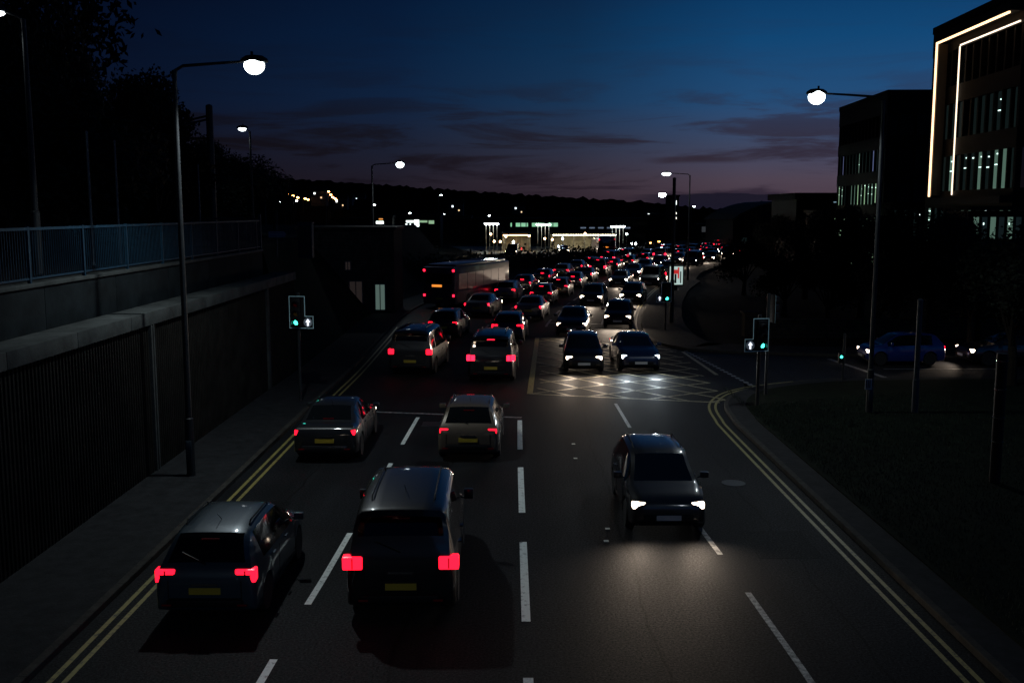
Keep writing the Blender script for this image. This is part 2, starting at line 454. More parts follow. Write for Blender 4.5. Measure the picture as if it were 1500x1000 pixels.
for d in (.30, .52):
    ribbon(m, [p for p in offs(KL, d) if p[1] < 60], .085, .005)
    ribbon(m, [p for p in offs(KR1 + SN[1:9], -d)], .085, .005)
    ribbon(m, [p for p in offs(KR2[6:], -d) if p[1] < 110], .085, .005)
struct(m.obj('double_yellow_lines', painty))
# yellow box junction
m = MB()
ql = [(.67, 36.9), (1.05, 45), (1.38, 53.9)]; qr = [(8.6, 35.9 + 2.6), (8.6, 44), (8.4, 48.2)]
fr = lambda t, s: (.67 + .71 * t + (7.9 - .6 * t) * s, 36.9 + 17.0 * t - (2.0 + 3.4 * t) * s * (1 - .0))
ribbon(m, [fr(0, 0), fr(.5, 0), fr(1, 0)], .22, .006)
struct(m.obj('yellow_box_edge', painty))
m = MB()
ribbon(m, [fr(0, 0), fr(0, .5), fr(0, .86)], .16, .0055); ribbon(m, [fr(1, 0), fr(1, .5), fr(1, .93)], .14, .0055)
ribbon(m, [(8.36, 48.3), (8.61, 41.3)], .16, .0055)
for i in range(-8, 10):                           # diagonals both ways, clipped to the box
    for sg, zz in ((1, .0085), (-1, .0115)):
        pts = []
        for k2 in range(41):
            t = k2 / 40; s2 = (t * 2.1 * sg + i * .27) if sg > 0 else (i * .27 + 1 - t * 2.1)
            if 0 <= s2 <= .93: pts.append(fr(t, s2))
        if len(pts) > 2: ribbon(m, [pts[0], pts[len(pts) // 2], pts[-1]], .12, zz)
struct(m.obj('yellow_box_hatching', boxy))
m = MB()                                          # give way dots at the mouth of the side road
for i in range(20):
    t = i / 19; x = 8.55 + .95 * t; y = 48.4 - 10 * t
    m.box(x - .09, x + .09, y - .14, y + .14, -.004, .003)
struct(m.obj('give_way_dots', paintthin))
m = MB(); ribbon(m, [(14.76, 45.9), (15.1, 43.2), (15.44, 40.6)], .22, .002); ribbon(m, [(16.2, 42.9), (19, 42.9), (21.6, 42.9)], .12, .002)
struct(m.obj('side_road_lines', paintthin))
rs_ = random.Random(21); m = MB()
for x0, y0, y1 in ((-1.75, 5, 32), (2.35, 5, 34), (5.6, 8, 30), (-5.3, 18, 33)):
    pts = []; y = y0; x = x0
    while y < y1: pts.append((x, y)); y += rs_.uniform(.25, .7); x = x0 + (x - x0) * .8 + rs_.uniform(-.07, .07)
    ribbon(m, pts, .045, .0028)
for x0, y0, w_, l_ in ((1.1, 10.5, 1.1, 2.6), (-6.2, 19.5, 1.0, 3.4), (4.9, 19.0, 1.3, 1.7), (-2.6, 24.5, .9, 2.2)):
    m.box(x0, x0 + w_, y0, y0 + l_, .0006, .0024)
struct(m.obj('tar_seams_and_patches', asphalt('tar_patch', (.0032, .0034, .0038))))
# cat's eyes and a few chips on the tarmac
m = MB()
for x, y in ((840, 650), (843, 671), (890, 774), (888, 792)):
    a = G(x, y); m.cb((a[0], a[1], .005), (.10, .10, .006))
struct(m.obj('road_studs', mat('stud', (.6, .6, .55), .3)))
# tarmac repair patch and manhole covers
m = MB(); m.box(-2.9, -2.1, 31.2, 31.9, .001, .004); m.lathe([(.33, .0), (.33, .006), (.30, .007)], 20, (1.9, 12.6, .001)); m.lathe([(.3, .0), (.3, .006)], 20, (5.6, 24.5, .001))
struct(m.obj('manhole_covers', mat('cast_iron', (.03, .03, .03), .5, .6)))

# hills: a polar sheet whose crest follows the skyline
ridge = [(-60, 46), (-27, 40), (-18, 39), (-13, 37), (-8, 32), (-2, 25), (3, 20), (7, 16), (11, 9), (16, 8), (22, 8), (60, 12)]
def rid(a):
    for (a0, h0), (a1, h1) in zip(ridge, ridge[1:]):
        if a0 <= a <= a1: return h0 + (h1 - h0) * (a - a0) / (a1 - a0)
    return 20
from mathutils import noise as mn
def terrain(a, r):
    e = (rid(a)) / 1000 * 1000
    t = max(0, min(1, (r - 240) / 760)); t = t * t * (3 - 2 * t)
    return e * t
m = MB(); na = 520; rs = [240, 300, 380, 460, 560, 660, 760, 850, 930, 1000, 1010, 1080]
for r_ in rs:
    for i in range(na + 1):
        a = -50 + 100 * i / na
        h = terrain(a, min(r_, 1000))
        if r_ in (930, 1000, 1010): h += 3.4 * mn.noise(Vector((a * 3.1, 2, 0))) + 2.6 * abs(mn.noise(Vector((a * 14, 5, 0)))) + 1.6 * abs(mn.noise(Vector((a * 37, r_, 0))))
        if r_ > 1010: h = 0
        m.v.append((r_ * math.sin(R(a)), r_ * math.cos(R(a)), h - .05 + .04 * (r_ > 240)))
for j in range(len(rs) - 1):
    for i in range(na): m.f.append((j * (na + 1) + i, j * (na + 1) + i + 1, (j + 1) * (na + 1) + i + 1, (j + 1) * (na + 1) + i))
struct(m.obj('hills', hillm, smooth=True))

# ------------------------------------------------------------------ left: retaining wall, upper terrace, railings
WX = -9.3
rw = thing('retaining_wall', 'ribbed concrete retaining wall with pale coping along the left pavement', 'wall', (WX, 14, 0))
m = MB()
vs = []; ny = 0; yy = -20.0; prof = []
while yy < 28.5:
    prof += [(0.0, yy), (0.0, yy + .065), (-.035, yy + .085), (-.035, yy + .13)]; yy += .15
pts = [(x, y) for x, y in prof]; n = len(pts)
m.add([(x, y, -.05) for x, y in pts] + [(x, y, 3.92) for x, y in pts], [(i, i + 1, n + i + 1, n + i) for i in range(n - 1)])
m.obj('ribbed_panel', ribc, rw)
m = MB(); m.box(-.75, -.05, -20, 28.5, -.05, 3.92); m.obj('wall_core', conc, rw)
m = MB(); y = -20.0
while y < 28.4: m.box(-.80, .07, y + .006, min(y + 3.0, 28.5) - .006, 3.924, 4.26); y += 3.0
m.obj('coping', conc, rw, bevel=.012)
m = MB()
for y in (11.4, -1.0, 23.6): m.box(-.03, .075, y - .13, y - .03, -.04, 3.92); m.box(-.03, .075, y + .03, y + .13, -.04, 3.92)
m.obj('pilaster', conc, rw)
uw = thing('upper_wall', 'dark stained concrete wall set back above the ribbed wall, under blue railings', 'wall', (-10.35, 14, 4.2))
m = MB(); y = -20.0
while y < 27.4: m.box(-.3, 0, y + .008, min(y + 4, 27.4) - .008, -.9, .97); y += 4
m.obj('wall', upwall, uw, bevel=.01)
m = MB(); m.box(-.34, .05, -20, 27.4, .974, 1.06); m.obj('coping', conc, uw, bevel=.01)
m = MB(); m.box(-180, -10.62, -40, 42.5, 4.0, 5.2); m.box(-180, -13.5, 42.5, 140, 3.0, 5.0); struct(m.obj('upper_ground', earth))
bank = MB(); bank.add([(-13.5, 42.5, 5), (-13.5, 140, 5), (-9.3, 140, .0), (-9.3, 42.5, .0), (-10.62, 42.5, 5.19), (-10.62, 42.4, 0)], [(0, 1, 2, 3), (0, 3, 5, 4)])
struct(bank.obj('bank', grassm))
rl = thing('railing', 'blue painted vertical-bar railing on top of the upper left wall', 'railing', (-10.42, 14, 5.26))
rr = random.Random(3)
m = MB(); m.box(-.03, .03, -20, 27.3, 1.14, 1.20); m.box(-.02, .02, -20, 27.3, .08, .12); m.obj('rail', bluepaint, rl)
m = MB(); y = -20.0
while y < 27.3:
    m.tube([(0, y, .1), (0, y, 1.15)], .011, 5); y += .11
o = m.obj('balusters', bluepaint, rl); o['kind'] = 'stuff'
y = -20.0
while y < 27.4:
    m = MB(); m.box(-.035, .035, y - .035, y + .035, 0, 1.22); m.obj('post', bluepaint, rl); y += 2.75
# far end of the walkway: solid blue panel fence that turns away
fp = thing('panel_fence', 'dark blue mesh fence beyond the railings behind the left lamp post', 'fence', (-10.42, 41.4, 5.2))
m = MB()
for i in range(42): m.tube([(-.02 - i * .08, i * .04, 0), (-.02 - i * .08, i * .04, 1.35)], .012, 5)
m.bar((0, 0, 1.3), (-3.4, 1.7, 1.3), .05, .05); m.bar((0, 0, .1), (-3.4, 1.7, .1), .05, .05); m.obj('panel', bluepaint, fp)
m = MB(); m.box(-.05, .05, -.05, .05, -.02, 1.5); m.obj('post', bluepaint, fp)

# ------------------------------------------------------------------ street lamps
def street_lamp(label, base, hgt, arm, on=True, power=900, big=True, z0=0, group='street lamps on tall columns', rz=0, glow=None, lens=(.36, .19, .13)):
    """column at base, arm pointing along +x by arm metres"""
    t = thing('street_lamp', label, 'street lamp', (base[0], base[1], z0), rz, group)
    m = MB(); m.tube([(0, 0, 0), (0, 0, 1.6), (0, 0, 1.62), (0, 0, hgt)], [.11, .11, .08, .055], 12); m.obj('column', polem, t, smooth=True)
    s = 1 if arm > 0 else -1
    m = MB(); m.tube([(0, 0, hgt - .35), (s * .04, 0, hgt), (s * .22, 0, hgt + .10), (arm * .6, 0, hgt + .17), (arm - s * .3, 0, hgt + .20)], [.05, .045, .04, .035, .03], 8); m.obj('arm', polem, t, smooth=True)
    m = MB(); m.lathe([(.02, .16), (.11, .14), (.17, .07), (.185, 0), (.17, -.02)], 16, (arm, 0, hgt + .2), sx=1.9); 
    m.tube([(arm - s * .05, 0, hgt + .34), (arm - s * .05, 0, hgt + .44)], .035, 8); m.obj('lantern', polem, t, smooth=True)
    m = MB(); a_, b_, c_ = lens; m.lathe([(.72, .62), (.9, .38), (1.0, .05)] + [(math.cos(R(q)), -math.sin(R(q))) for q in (12, 25, 38, 50, 62, 74, 86)], 24, (0, 0, 0))
    m.v = [(x * a_ + arm, y * b_, z * c_ + hgt + .178 - .30 * c_) for x, y, z in m.v]
    m.obj('lens', glow or (lamp_on if on else lamp_dim), t, smooth=True)
    if big:
        m = MB(); m.box(-.07, .07, -.13, -.108, .55, 1.05); m.obj('door', galv, t, bevel=.01)
    if power:
        light('lamp_light', 'SPOT', (arm, 0, hgt + .178 - 1.3 * lens[2] - .22), power, (.86, .97, 1.0), t, (0, 0, 0), spot_size=R(148), spot_blend=.6, shadow_soft_size=.16)
    return t
LP = 1250
street_lamp('tall street lamp shining white on the left pavement in front of the wall', (-8.2, 24.8), 10.2, 1.95, power=LP, lens=(.25, .22, .22))
t = street_lamp('tall street lamp shining white on the grass right of the junction', (11.93, 32.7), 10.35, -2.15, power=LP * .7, lens=(.27, .24, .25))
m = MB(); m.box(-.22, .0, -.16, -.14, .95, 1.3); m.obj('label_plate', mat('plate', (.28, .32, .36), .5), t)
m = MB(); [m.box(-.20 + .06 * i, -.17 + .06 * i, -.165, -.161, 1.0, 1.26) for i in range(3)]; m.obj('label_grid', blackp, t)
street_lamp('shining street lamp behind the stone building beside the far left lane', (-10.2, 73.5), 10.1, 2.05, power=600, lens=(.30, .28, .26))
street_lamp('street lamp with a tall bent arm right of the curve of the road', (17.3, 98), 10.3, -2.3, on=False, power=500, glow=lamp_dim, lens=(.45, .3, .18))
street_lamp('smaller shining street lamp further along the curve above the queue', (30.8, 189), 9.9, -2.6, power=700, glow=lamp_far, lens=(.7, .6, .45))
street_lamp('street lamp behind the viewpoint by the left pavement', (-8.2, -5), 10.2, 2.0, power=LP)
street_lamp('street lamp behind the viewpoint by the right verge', (9.3, 1.0), 10.2, -2.0, power=LP * .5)
street_lamp('thin street lamp at the far left standing on the upper terrace', (-12.35, 26), 6.42, -.75, on=False, power=60, z0=5.2, glow=lamp_dim, lens=(.30, .16, .09))
street_lamp('small street lamp against the sky beyond the left trees', (-15.5, 60), 6.5, -.45, on=False, power=60, z0=5.0, glow=lamp_dim, lens=(.24, .2, .13))

# ------------------------------------------------------------------ masts on the upper terrace
def mast(label, x, y, h, r_, z0=5.2):
    t = thing('mast', label, 'mast', (x, y, z0), 0, 'masts behind the railings')
    m = MB(); m.tube([(0, 0, 0), (0, 0, h)], [r_, r_ * .8], 10); m.obj('pole', galv, t, smooth=True)
    m = MB(); m.lathe([(r_ * 1.5, -.02), (r_ * 1.5, .06), (r_, .1)], 10); m.obj('base_collar', galv, t)
    m = MB(); m.lathe([(r_, h), (r_ * .9, h + .05), (.01, h + .08)], 10); m.obj('cap', galv, t)
    return t
mast('slim grey mast in front of the left trees, left of its twin', AT(127, 200, 30)[0], 30, 3.9, .045)
mast('slim grey mast in front of the left trees, right of its twin', AT(168, 215, 31)[0], 31, 3.7, .04)
mast('short thin mast just right of the left lamp column', AT(290, 245, 38)[0], 38, 3.3, .04)
gm = thing('gantry_mast', 'thick dark mast with two cross brackets right of the left lamp column', 'mast', (AT(308, 200, 44)[0], 44, 5.0))
m = MB(); m.tube([(0, 0, 0), (0, 0, 6.3)], [.17, .15], 12); m.lathe([(.15, 6.3), (.13, 6.36), (.02, 6.4)], 12); m.obj('pole', polem, gm, smooth=True)
for z, z2 in ((5.9, 5.65), (5.75, 5.5), (4.95, 4.95)):
    m = MB(); m.tube([(-.1, 0, z), (-1.25, 0, z2)], .045, 6); m.obj('bracket', polem, gm)

# ------------------------------------------------------------------ traffic signals
def signal(label, x, y, top, rz, side, z0=.11, grp='green traffic signals facing the departing cars'):
    """side: which side (+1 right as seen) of the head the arrow sign hangs"""
    t = thing('traffic_signal', label, 'traffic light', (x, y, z0), rz, grp)
    m = MB(); m.tube([(0, 0, 0), (0, 0, top + .12)], .057, 10); m.obj('pole', polem, t, smooth=True)
    z1 = top; zb = top - 1.12; sx = side
    px = 0
    # backing board: an L outline, head plus the arrow sign, with a thin pale border
    out = [(-.28, zb), (.28, zb), (.28, z1), (-.28, z1)]
    if side > 0: out = [(-.28, zb), (.58, zb), (.58, zb + .42), (.28, zb + .42), (.28, z1), (-.28, z1)]
    if side < 0: out = [(-.58, zb), (.28, zb), (.28, z1), (-.28, z1), (-.28, zb + .42), (-.58, zb + .42)]
    m = MB(); m.yprism(out, -.115, -.10); m.obj('backing_board', blackp, t)
    m = MB(); k = len(out)
    for i in range(k):
        a, b = out[i], out[(i + 1) % k]; dx = .012 * (1 if b[0] > a[0] else -1 if b[0] < a[0] else 0); dz = .012 * (1 if b[1] > a[1] else -1 if b[1] < a[1] else 0)
        m.bar((a[0] - dx, -.117, a[1] - dz), (b[0] + dx, -.117, b[1] + dz), .003, .024) if a[1] == b[1] else m.bar((a[0], -.118, a[1] - dz), (b[0], -.118, b[1] + dz), .024, .004)
    m.obj('border', mat('white_border', (.55, .85, .90), .4), t)
    m = MB(); m.box(-.15, .15, -.24, -.12, zb + .05, z1 - .06); m.obj('housing', blackp, t, bevel=.02)
    for i, (nm, mm) in enumerate((('green_lens', green_on), ('amber_lens', mat('amber_off', (.10, .05, .01), .2)), ('red_lens', mat('red_off', (.08, .004, .004), .2)))):
        zc = zb + .21 + .32 * i
        m = MB()
        if i == 0:
            m.lathe([(.085, 0), (.08, -.015), (.04, -.028), (.005, -.03)], 18, (0, -.242, zc), 'y')
        else: m.lathe([(.10, 0), (.09, -.015), (.04, -.03), (.005, -.033)], 18, (0, -.242, zc), 'y')
        m.obj(nm, mm, t, smooth=True)
        m = MB(); a0 = [(math.cos(R(q)), math.sin(R(q))) for q in range(-20, 201, 20)]; n = len(a0)
        m.add([(c * .12, -.24, zc + s_ * .12) for c, s_ in a0] + [(c * .12, -.40, zc + s_ * .12 - .02) for c, s_ in a0], [(j, j + 1, n + j + 1, n + j) for j in range(n - 1)])
        m.obj('hood', blackp, t)
    if side:
        cx = side * .40; zc = zb + .21
        m = MB(); m.lathe([(.155, 0), (.155, -.03)], 24, (cx, -.12, zc), 'y'); pl = m.obj('arrow_sign', mat('sign_blue', (.01, .035, .09), .35), t)
        m = MB(); m.lathe([(.155, 0), (.155, -.004), (.142, -.004), (.142, 0)], 24, (cx, -.152, zc), 'y'); m.obj('sign_ring', mat('sign_white', (.45, .5, .55), .4), pl)
        m = MB(); m.yprism([(cx - .03, zc - .12), (cx + .03, zc - .12), (cx + .03, zc + .01), (cx + .085, zc + .01), (cx, zc + .125), (cx - .085, zc + .01), (cx - .03, zc + .01)], -.170, -.160)
        m.obj('arrow', arrow_on, pl)
    return t
signal('traffic light showing green with a white arrow sign beside the left lamp', -7.55, 35, 3.74, R(-8), 1)
signal('traffic light showing green with arrow sign on the right corner island', AT(1112, 500, 34)[0], 34, 3.06, R(12), -1)
t = signal('smaller traffic light showing green on the far right kerb of the junction', 8.75, 56.5, 2.72, R(8), -1)
# pole with a second head turned away beside the right-hand signal
t = thing('traffic_signal', 'traffic light seen from the side just right of the green corner light', 'traffic light', (AT(1124, 500, 36)[0], 36, .11), R(105), 'green traffic signals facing the departing cars')
m = MB(); m.tube([(0, 0, 0), (0, 0, 3.75)], .057, 10); m.obj('pole', polem, t, smooth=True)
m = MB(); m.box(-.15, .15, -.24, -.12, 2.75, 3.65); m.obj('housing', blackp, t, bevel=.02)
m = MB(); m.box(-.28, .28, -.118, -.105, 2.7, 3.72); m.obj('backing_board', blackp, t)
m = MB(); [m.box(-.29 + .56 * i, -.27 + .56 * i, -.122, -.118, 2.7, 3.72) for i in range(2)]; m.obj('border', MATS['white_border'], t)
for i in range(3):
    m = MB(); m.box(-.12, .12, -.38, -.24, 2.85 + .3 * i, 2.86 + .3 * i + .18); m.obj('hood', blackp, t)
# pedestrian push button post
t = thing('push_button_post', 'low pedestrian push button post with a green light left of the blue car', 'signal post', (13.2, 39.2, .11))
m = MB(); m.tube([(0, 0, 0), (0, 0, 1.9)], .05, 10); m.obj('post', polem, t, smooth=True)
m = MB(); m.box(-.22, -.04, -.12, .04, .72, 1.12); m.obj('box', blackp, t, bevel=.015)
m = MB(); m.lathe([(.055, 0), (.05, -.01), (.01, -.015)], 14, (-.13, -.122, .98), 'y'); m.obj('green_lamp', green_on, t)
# tall columns and short posts around the right corner
def post(label, x, y, h, r_, mm, cat='post', z0=.13, cap=True, name='grey_post'):
    t = thing(name, label, cat, (x, y, z0))
    m = MB(); m.tube([(0, 0, 0), (0, 0, h * .3), (0, 0, h * .3 + .02), (0, 0, h)], [r_ * 1.25, r_ * 1.25, r_, r_], 12); m.obj('shaft', mm, t, smooth=True)
    m = MB(); m.lathe([(r_ * 1.12, h), (r_ * 1.12, h + .04), (r_ * .5, h + .08), (.005, h + .09)], 12); m.obj('cap', mm, t)
    return t
post('plain grey post standing in the grass in front of the blue car', AT(1345, 500, 32.7)[0], 32.7, 3.75, .085, galv)
post('tall dark pole between the green corner signal and the far signal', AT(985, 400, 60)[0], 60, 8.6, .10, polem, name='dark_pole')
t = thing('ringed_column', 'black round column with four bright rings at the right edge of the grass', 'column', (AT(1462, 620, 24)[0], 24, .13))
m = MB(); m.tube([(0, 0, 0), (0, 0, 3.25)], .13, 20); m.obj('shaft', blackp, t, smooth=True)
for z in (1.05, 1.65, 2.35, 3.05):
    m = MB(); m.lathe([(.13, z), (.145, z + .005), (.145, z + .03), (.13, z + .035)], 20); m.obj('ring', chrome, t, smooth=True)

# ------------------------------------------------------------------ vehicles
def make_car(kind, paint, head=head_w, tail=tail_m, tw=.20, th=.13):
    """origin on the ground under the middle of the car, nose towards +y.  Loft of cross sections from tail to nose."""
    if kind == 'hatchback':
        L_ = 4.0; hw = .86
        ST = [(-2.00, .42, .70, .72, .66, .60), (-1.985, .33, .80, .84, .77, .70), (-1.94, .28, .90, .95, .81, .74), (-1.86, .25, .95, 1.06, .835, .70), (-1.62, .22, .97, 1.33, .85, .62),
              (-1.45, .21, .97, 1.44, .855, .60), (-1.1, .2, .965, 1.49, .86, .60), (-.4, .2, .95, 1.51, .86, .61), (.1, .2, .93, 1.49, .86, .61), (.42, .2, .92, 1.42, .86, .60),
              (.80, .2, .915, 1.20, .86, .64), (1.15, .2, .91, .985, .855, .70), (1.45, .21, .87, .93, .84, .66), (1.75, .23, .80, .855, .81, .62), (1.92, .28, .69, .74, .74, .56), (1.98, .36, .58, .60, .62, .48)]
        wr = .31; ax = (-1.22, 1.28); pil = [(-1.40, -1.28), (-.45, -.35), ]; gs = (-1.40, .95); lh = (.62, 1.88, .66); tl = (.66, -1.93, .86); band = [(-1.86, -1.47), (.46, 1.12)]
    elif kind == 'saloon':
        L_ = 4.6; hw = .9
        ST = [(-2.30, .42, .68, .70, .68, .60), (-2.28, .33, .82, .87, .78, .70), (-2.22, .28, .90, .97, .84, .74), (-2.0, .24, .93, 1.02, .88, .72), (-1.68, .22, .94, 1.05, .89, .70), (-1.25, .21, .94, 1.28, .895, .62),
              (-.95, .2, .94, 1.39, .9, .60), (-.5, .2, .935, 1.44, .9, .60), (.0, .2, .925, 1.43, .9, .60), (.3, .2, .92, 1.37, .9, .60), (.75, .2, .915, 1.15, .895, .64), (1.12, .2, .90, .975, .89, .70),
              (1.55, .21, .86, .91, .88, .68), (1.95, .23, .78, .83, .84, .64), (2.2, .28, .67, .72, .76, .56), (2.28, .36, .57, .59, .62, .48)]
        wr = .32; ax = (-1.42, 1.42); pil = [(-1.15, -1.02), (-.40, -.30)]; gs = (-1.3, .92); lh = (.66, 2.12, .66); tl = (.70, -2.235, .84); band = [(-1.62, -1.0), (.36, 1.08)]
    else:                                            # tall van / people carrier
        L_ = 4.8; hw = .94
        ST = [(-2.40, .42, .80, .84, .72, .66), (-2.38, .33, 1.0, 1.08, .84, .78), (-2.33, .28, 1.08, 1.30, .88, .78), (-2.26, .25, 1.10, 1.62, .91, .76), (-2.18, .23, 1.10, 1.80, .92, .72),
              (-2.0, .22, 1.10, 1.88, .93, .72), (-1.0, .2, 1.08, 1.93, .94, .74), (.2, .2, 1.06, 1.92, .94, .74), (.75, .2, 1.05, 1.84, .94, .72), (1.2, .2, 1.04, 1.50, .935, .74), (1.6, .2, 1.02, 1.12, .93, .78),
              (1.95, .22, .96, 1.02, .90, .74), (2.2, .25, .86, .92, .86, .68), (2.34, .3, .72, .78, .78, .6), (2.38, .38, .6, .62, .64, .5)]
        wr = .34; ax = (-1.45, 1.5); pil = [(-1.30, -1.18), (-.10, .02)]; gs = (-2.05, 1.25); lh = (.70, 2.17, .78); tl = (.80, -2.375, 1.02); band = [(-2.30, -2.21), (.80, 1.55)]
    S = crom(ST, 4)
    # extra stations round the wheels so that the arches are round
    xs = sorted(set([round(s[0], 4) for s in S] + [round(a + wr * 1.17 * q, 4) for a in ax for q in (-1, -.93, -.8, -.6, -.35, 0, .35, .6, .8, .93, 1)]))
    def at(x):
        for a, b in zip(S, S[1:]):
            if a[0] <= x <= b[0]:
                t = (x - a[0]) / ((b[0] - a[0]) or 1); return [a[i] + (b[i] - a[i]) * t for i in range(6)]
        return list(S[-1] if x > 0 else S[0])
    rows = []
    for x in xs:
        _, zb, zl, zt, w, wt = at(x)
        lo = zb
        for a in ax:
            d = abs(x - a) / (wr * 1.17)
            if d < 1: lo = max(lo, wr + wr * 1.17 * math.sqrt(1 - d * d))
        lo = min(lo, zl - .04)
        gh = zt - zl
        mid = max(lo + .01, zb + (zl - zb) * .45)
        sec = [(0, lo), (w - .16, lo), (w - .03, lo + .005), (w - .005, min(lo + .04, zl - .02)), (w, mid), (w - .012, mid + (zl - mid) * .55), (w - .045, zl),
               (w - .045 + (wt - w + .045) * .48, zl + gh * .50), (wt + .03, zl + gh * .86), (wt - .06, zl + gh * .97), (wt * .5, zl + gh * 1.0), (0, zl + gh * 1.005)]
        rows.append(sec)
    n = len(rows[0]); groups = {k2: MB() for k2 in ['body', 'rear_window', 'windscreen'] + ['side_window%d%s' % (q, e) for q in range(4) for e in 'lr']}
    V = {}
    def emitq(gp, i, j, sg):
        q = [(i, j), (i + 1, j), (i + 1, j + 1), (i, j + 1)]
        groups[gp].add([(sg * rows[a][b][0], xs[a], rows[a][b][1]) for a, b in q], [(0, 1, 2, 3)])
    for i in range(len(xs) - 1):
        xm = (xs[i] + xs[i + 1]) / 2
        for j in range(n - 1):
            gp = 'body'
            if j in (6, 7) and gs[0] < xm < gs[1] and not any(a < xm < b for a, b in pil): gp = 'side_window%d' % sum(b < xm for a, b in pil)
            if j in (8, 9, 10):
                if band[0][0] < xm < band[0][1] and (j > 8): gp = 'rear_window'
                if band[1][0] < xm < band[1][1] and (j > 8): gp = 'windscreen'
            for sg in (1, -1): emitq(gp + ('r' if sg > 0 else 'l') if gp.startswith('side') else gp, i, j, sg)
    for e, i in ((0, 0), (1, len(xs) - 1)):
        for sg in (1, -1):
            groups['body'].add([(sg * p[0], xs[i], p[1]) for p in rows[i]], [tuple(range(n))])
    if kind == 'van':                                # a van's rear window is a pane in the steep tailgate
        groups['rear_window'] = MB().add([(-.66, -2.335, 1.18), (.66, -2.335, 1.18), (.60, -2.225, 1.66), (-.60, -2.225, 1.66)], [(0, 1, 2, 3)])
    root = D.objects.new(kind, None); COL.objects.link(root); root.empty_display_size = .5
    pm = paint
    for k2, b in groups.items():
        if not b.v: continue
        o = b.obj('side_window' if k2.startswith('side') else k2, pm if k2 == 'body' else glassm, root)
        bm = bmesh.new(); bm.from_mesh(o.data); bmesh.ops.remove_doubles(bm, verts=bm.verts, dist=.0008)
        bmesh.ops.recalc_face_normals(bm, faces=bm.faces); bm.to_mesh(o.data); bm.free()
        for p in o.data.polygons: p.use_smooth = True
        try: o.data.set_sharp_from_angle(angle=R(42))
        except Exception: pass
    # underside, bumpers, grille
    m = MB(); m.box(-hw + .2, hw - .2, -L_ / 2 + .25, L_ / 2 - .25, .17, .30); m.obj('underside', blackp, root)
    yr = -L_ / 2
    m = MB(); m.cb((0, yr - .01, .42), (1.25, .10, .13)); m.obj('rear_bumper', blackp if kind != 'saloon' else pm, root, bevel=.03)
    m = MB(); m.cb((0, L_ / 2 - .03, .40), (1.05, .12, .14)); m.obj('grille', blackp, root, bevel=.02)
    m = MB(); m.cb((0, yr - .012 if kind != 'hatchback' else yr - .008, .62), (.52, .02, .112)); m.obj('number_plate', plate_y, root)
    m = MB(); m.cb((0, L_ / 2 + .035, .42), (.52, .015, .11)); m.obj('number_plate', plate_w, root)
    for sg in (1, -1):
        # tail lights: a rounded block that wraps the rear corner
        m = MB(); m.cb((sg * tl[0], tl[1] + .06, tl[2]), (tw * 1.12, .20, th * 1.12)); o = m.obj('tail_light', tail, root, bevel=.03)
        if tw > .24:
            m = MB(); m.cb((sg * tl[0], tl[1] - .045, tl[2]), (.02, .012, th * .9)); m.obj('divider', blackp, o)
        m = MB(); m.cb((sg * lh[0], lh[1] - .02, lh[2]), (.29, .18, .155)); o = m.obj('headlight', head, root, bevel=.045)
        m = MB(); m.tube([(sg * (hw - .06), gs[1] - .12, .97 if kind != 'van' else 1.12), (sg * (hw + .06), gs[1] - .14, 1.0 if kind != 'van' else 1.14)], .02, 6)
        m.cb((sg * (hw + .10), gs[1] - .15, 1.03 if kind != 'van' else 1.20), (.18, .09, .13 if kind != 'van' else .20)); m.obj('door_mirror', pm, root, bevel=.02)
        for y in (-.75, .15):
            m = MB(); m.cb((sg * (hw - .0), y, .86), (.03, .16, .025)); m.obj('door_handle', pm, root)
        for a in ax:
            m = MB(); cx = sg * (hw - .115)
            m.lathe([(wr * .62, -.10), (wr * .93, -.105), (wr, -.075), (wr, .075), (wr * .93, .105), (wr * .62, .10)], 24, (0, 0, 0), 'x')
            wo = m.obj('wheel', rubber, root, smooth=True, loc=(cx, a, wr))
            m = MB(); m.lathe([(wr * .64, 0), (wr * .66, sg * .07), (wr * .60, sg * .075), (wr * .55, sg * .02)], 24, (0, 0, 0), 'x')
            for q in range(5):
                an = q * 2 * PI / 5; m.bar((sg * .075, 0, 0), (sg * .068, math.cos(an) * wr * .62, math.sin(an) * wr * .62), .05, .02)
            m.lathe([(.05, sg * .06), (.045, sg * .092), (.01, sg * .095)], 12, (0, 0, 0), 'x')
            m.obj('rim', alloy, wo)
    zr = {'hatchback': (1.37, -1.60), 'saloon': (1.10, -1.62), 'van': (1.74, -2.235)}[kind]
    m = MB(); m.cb((0, zr[1], zr[0]), (.30, .03, .022)); m.obj('brake_light', tail if tail is tail_b else tail_d, root)
    m = MB()
    for sg in (1, -1): m.box(sg * .60 - .006, sg * .60 + .006, yr - .006, yr + .06, .50, {'hatchback': .80, 'saloon': .80, 'van': 1.0}[kind])
    m.box(-.60, .60, yr - .006, yr + .06, .49, .502); m.obj('boot_seam', blackp, root)
    m = MB(); m.cb((0, yr - .015, .735 if kind != 'van' else .86), (.42, .03, .03)); m.obj('boot_handle', chrome, root)
    for sg in (1, -1):
        m = MB(); m.cb((sg * .62, yr - .055, .40), (.16, .02, .035)); m.obj('reflector', tail_d, root)
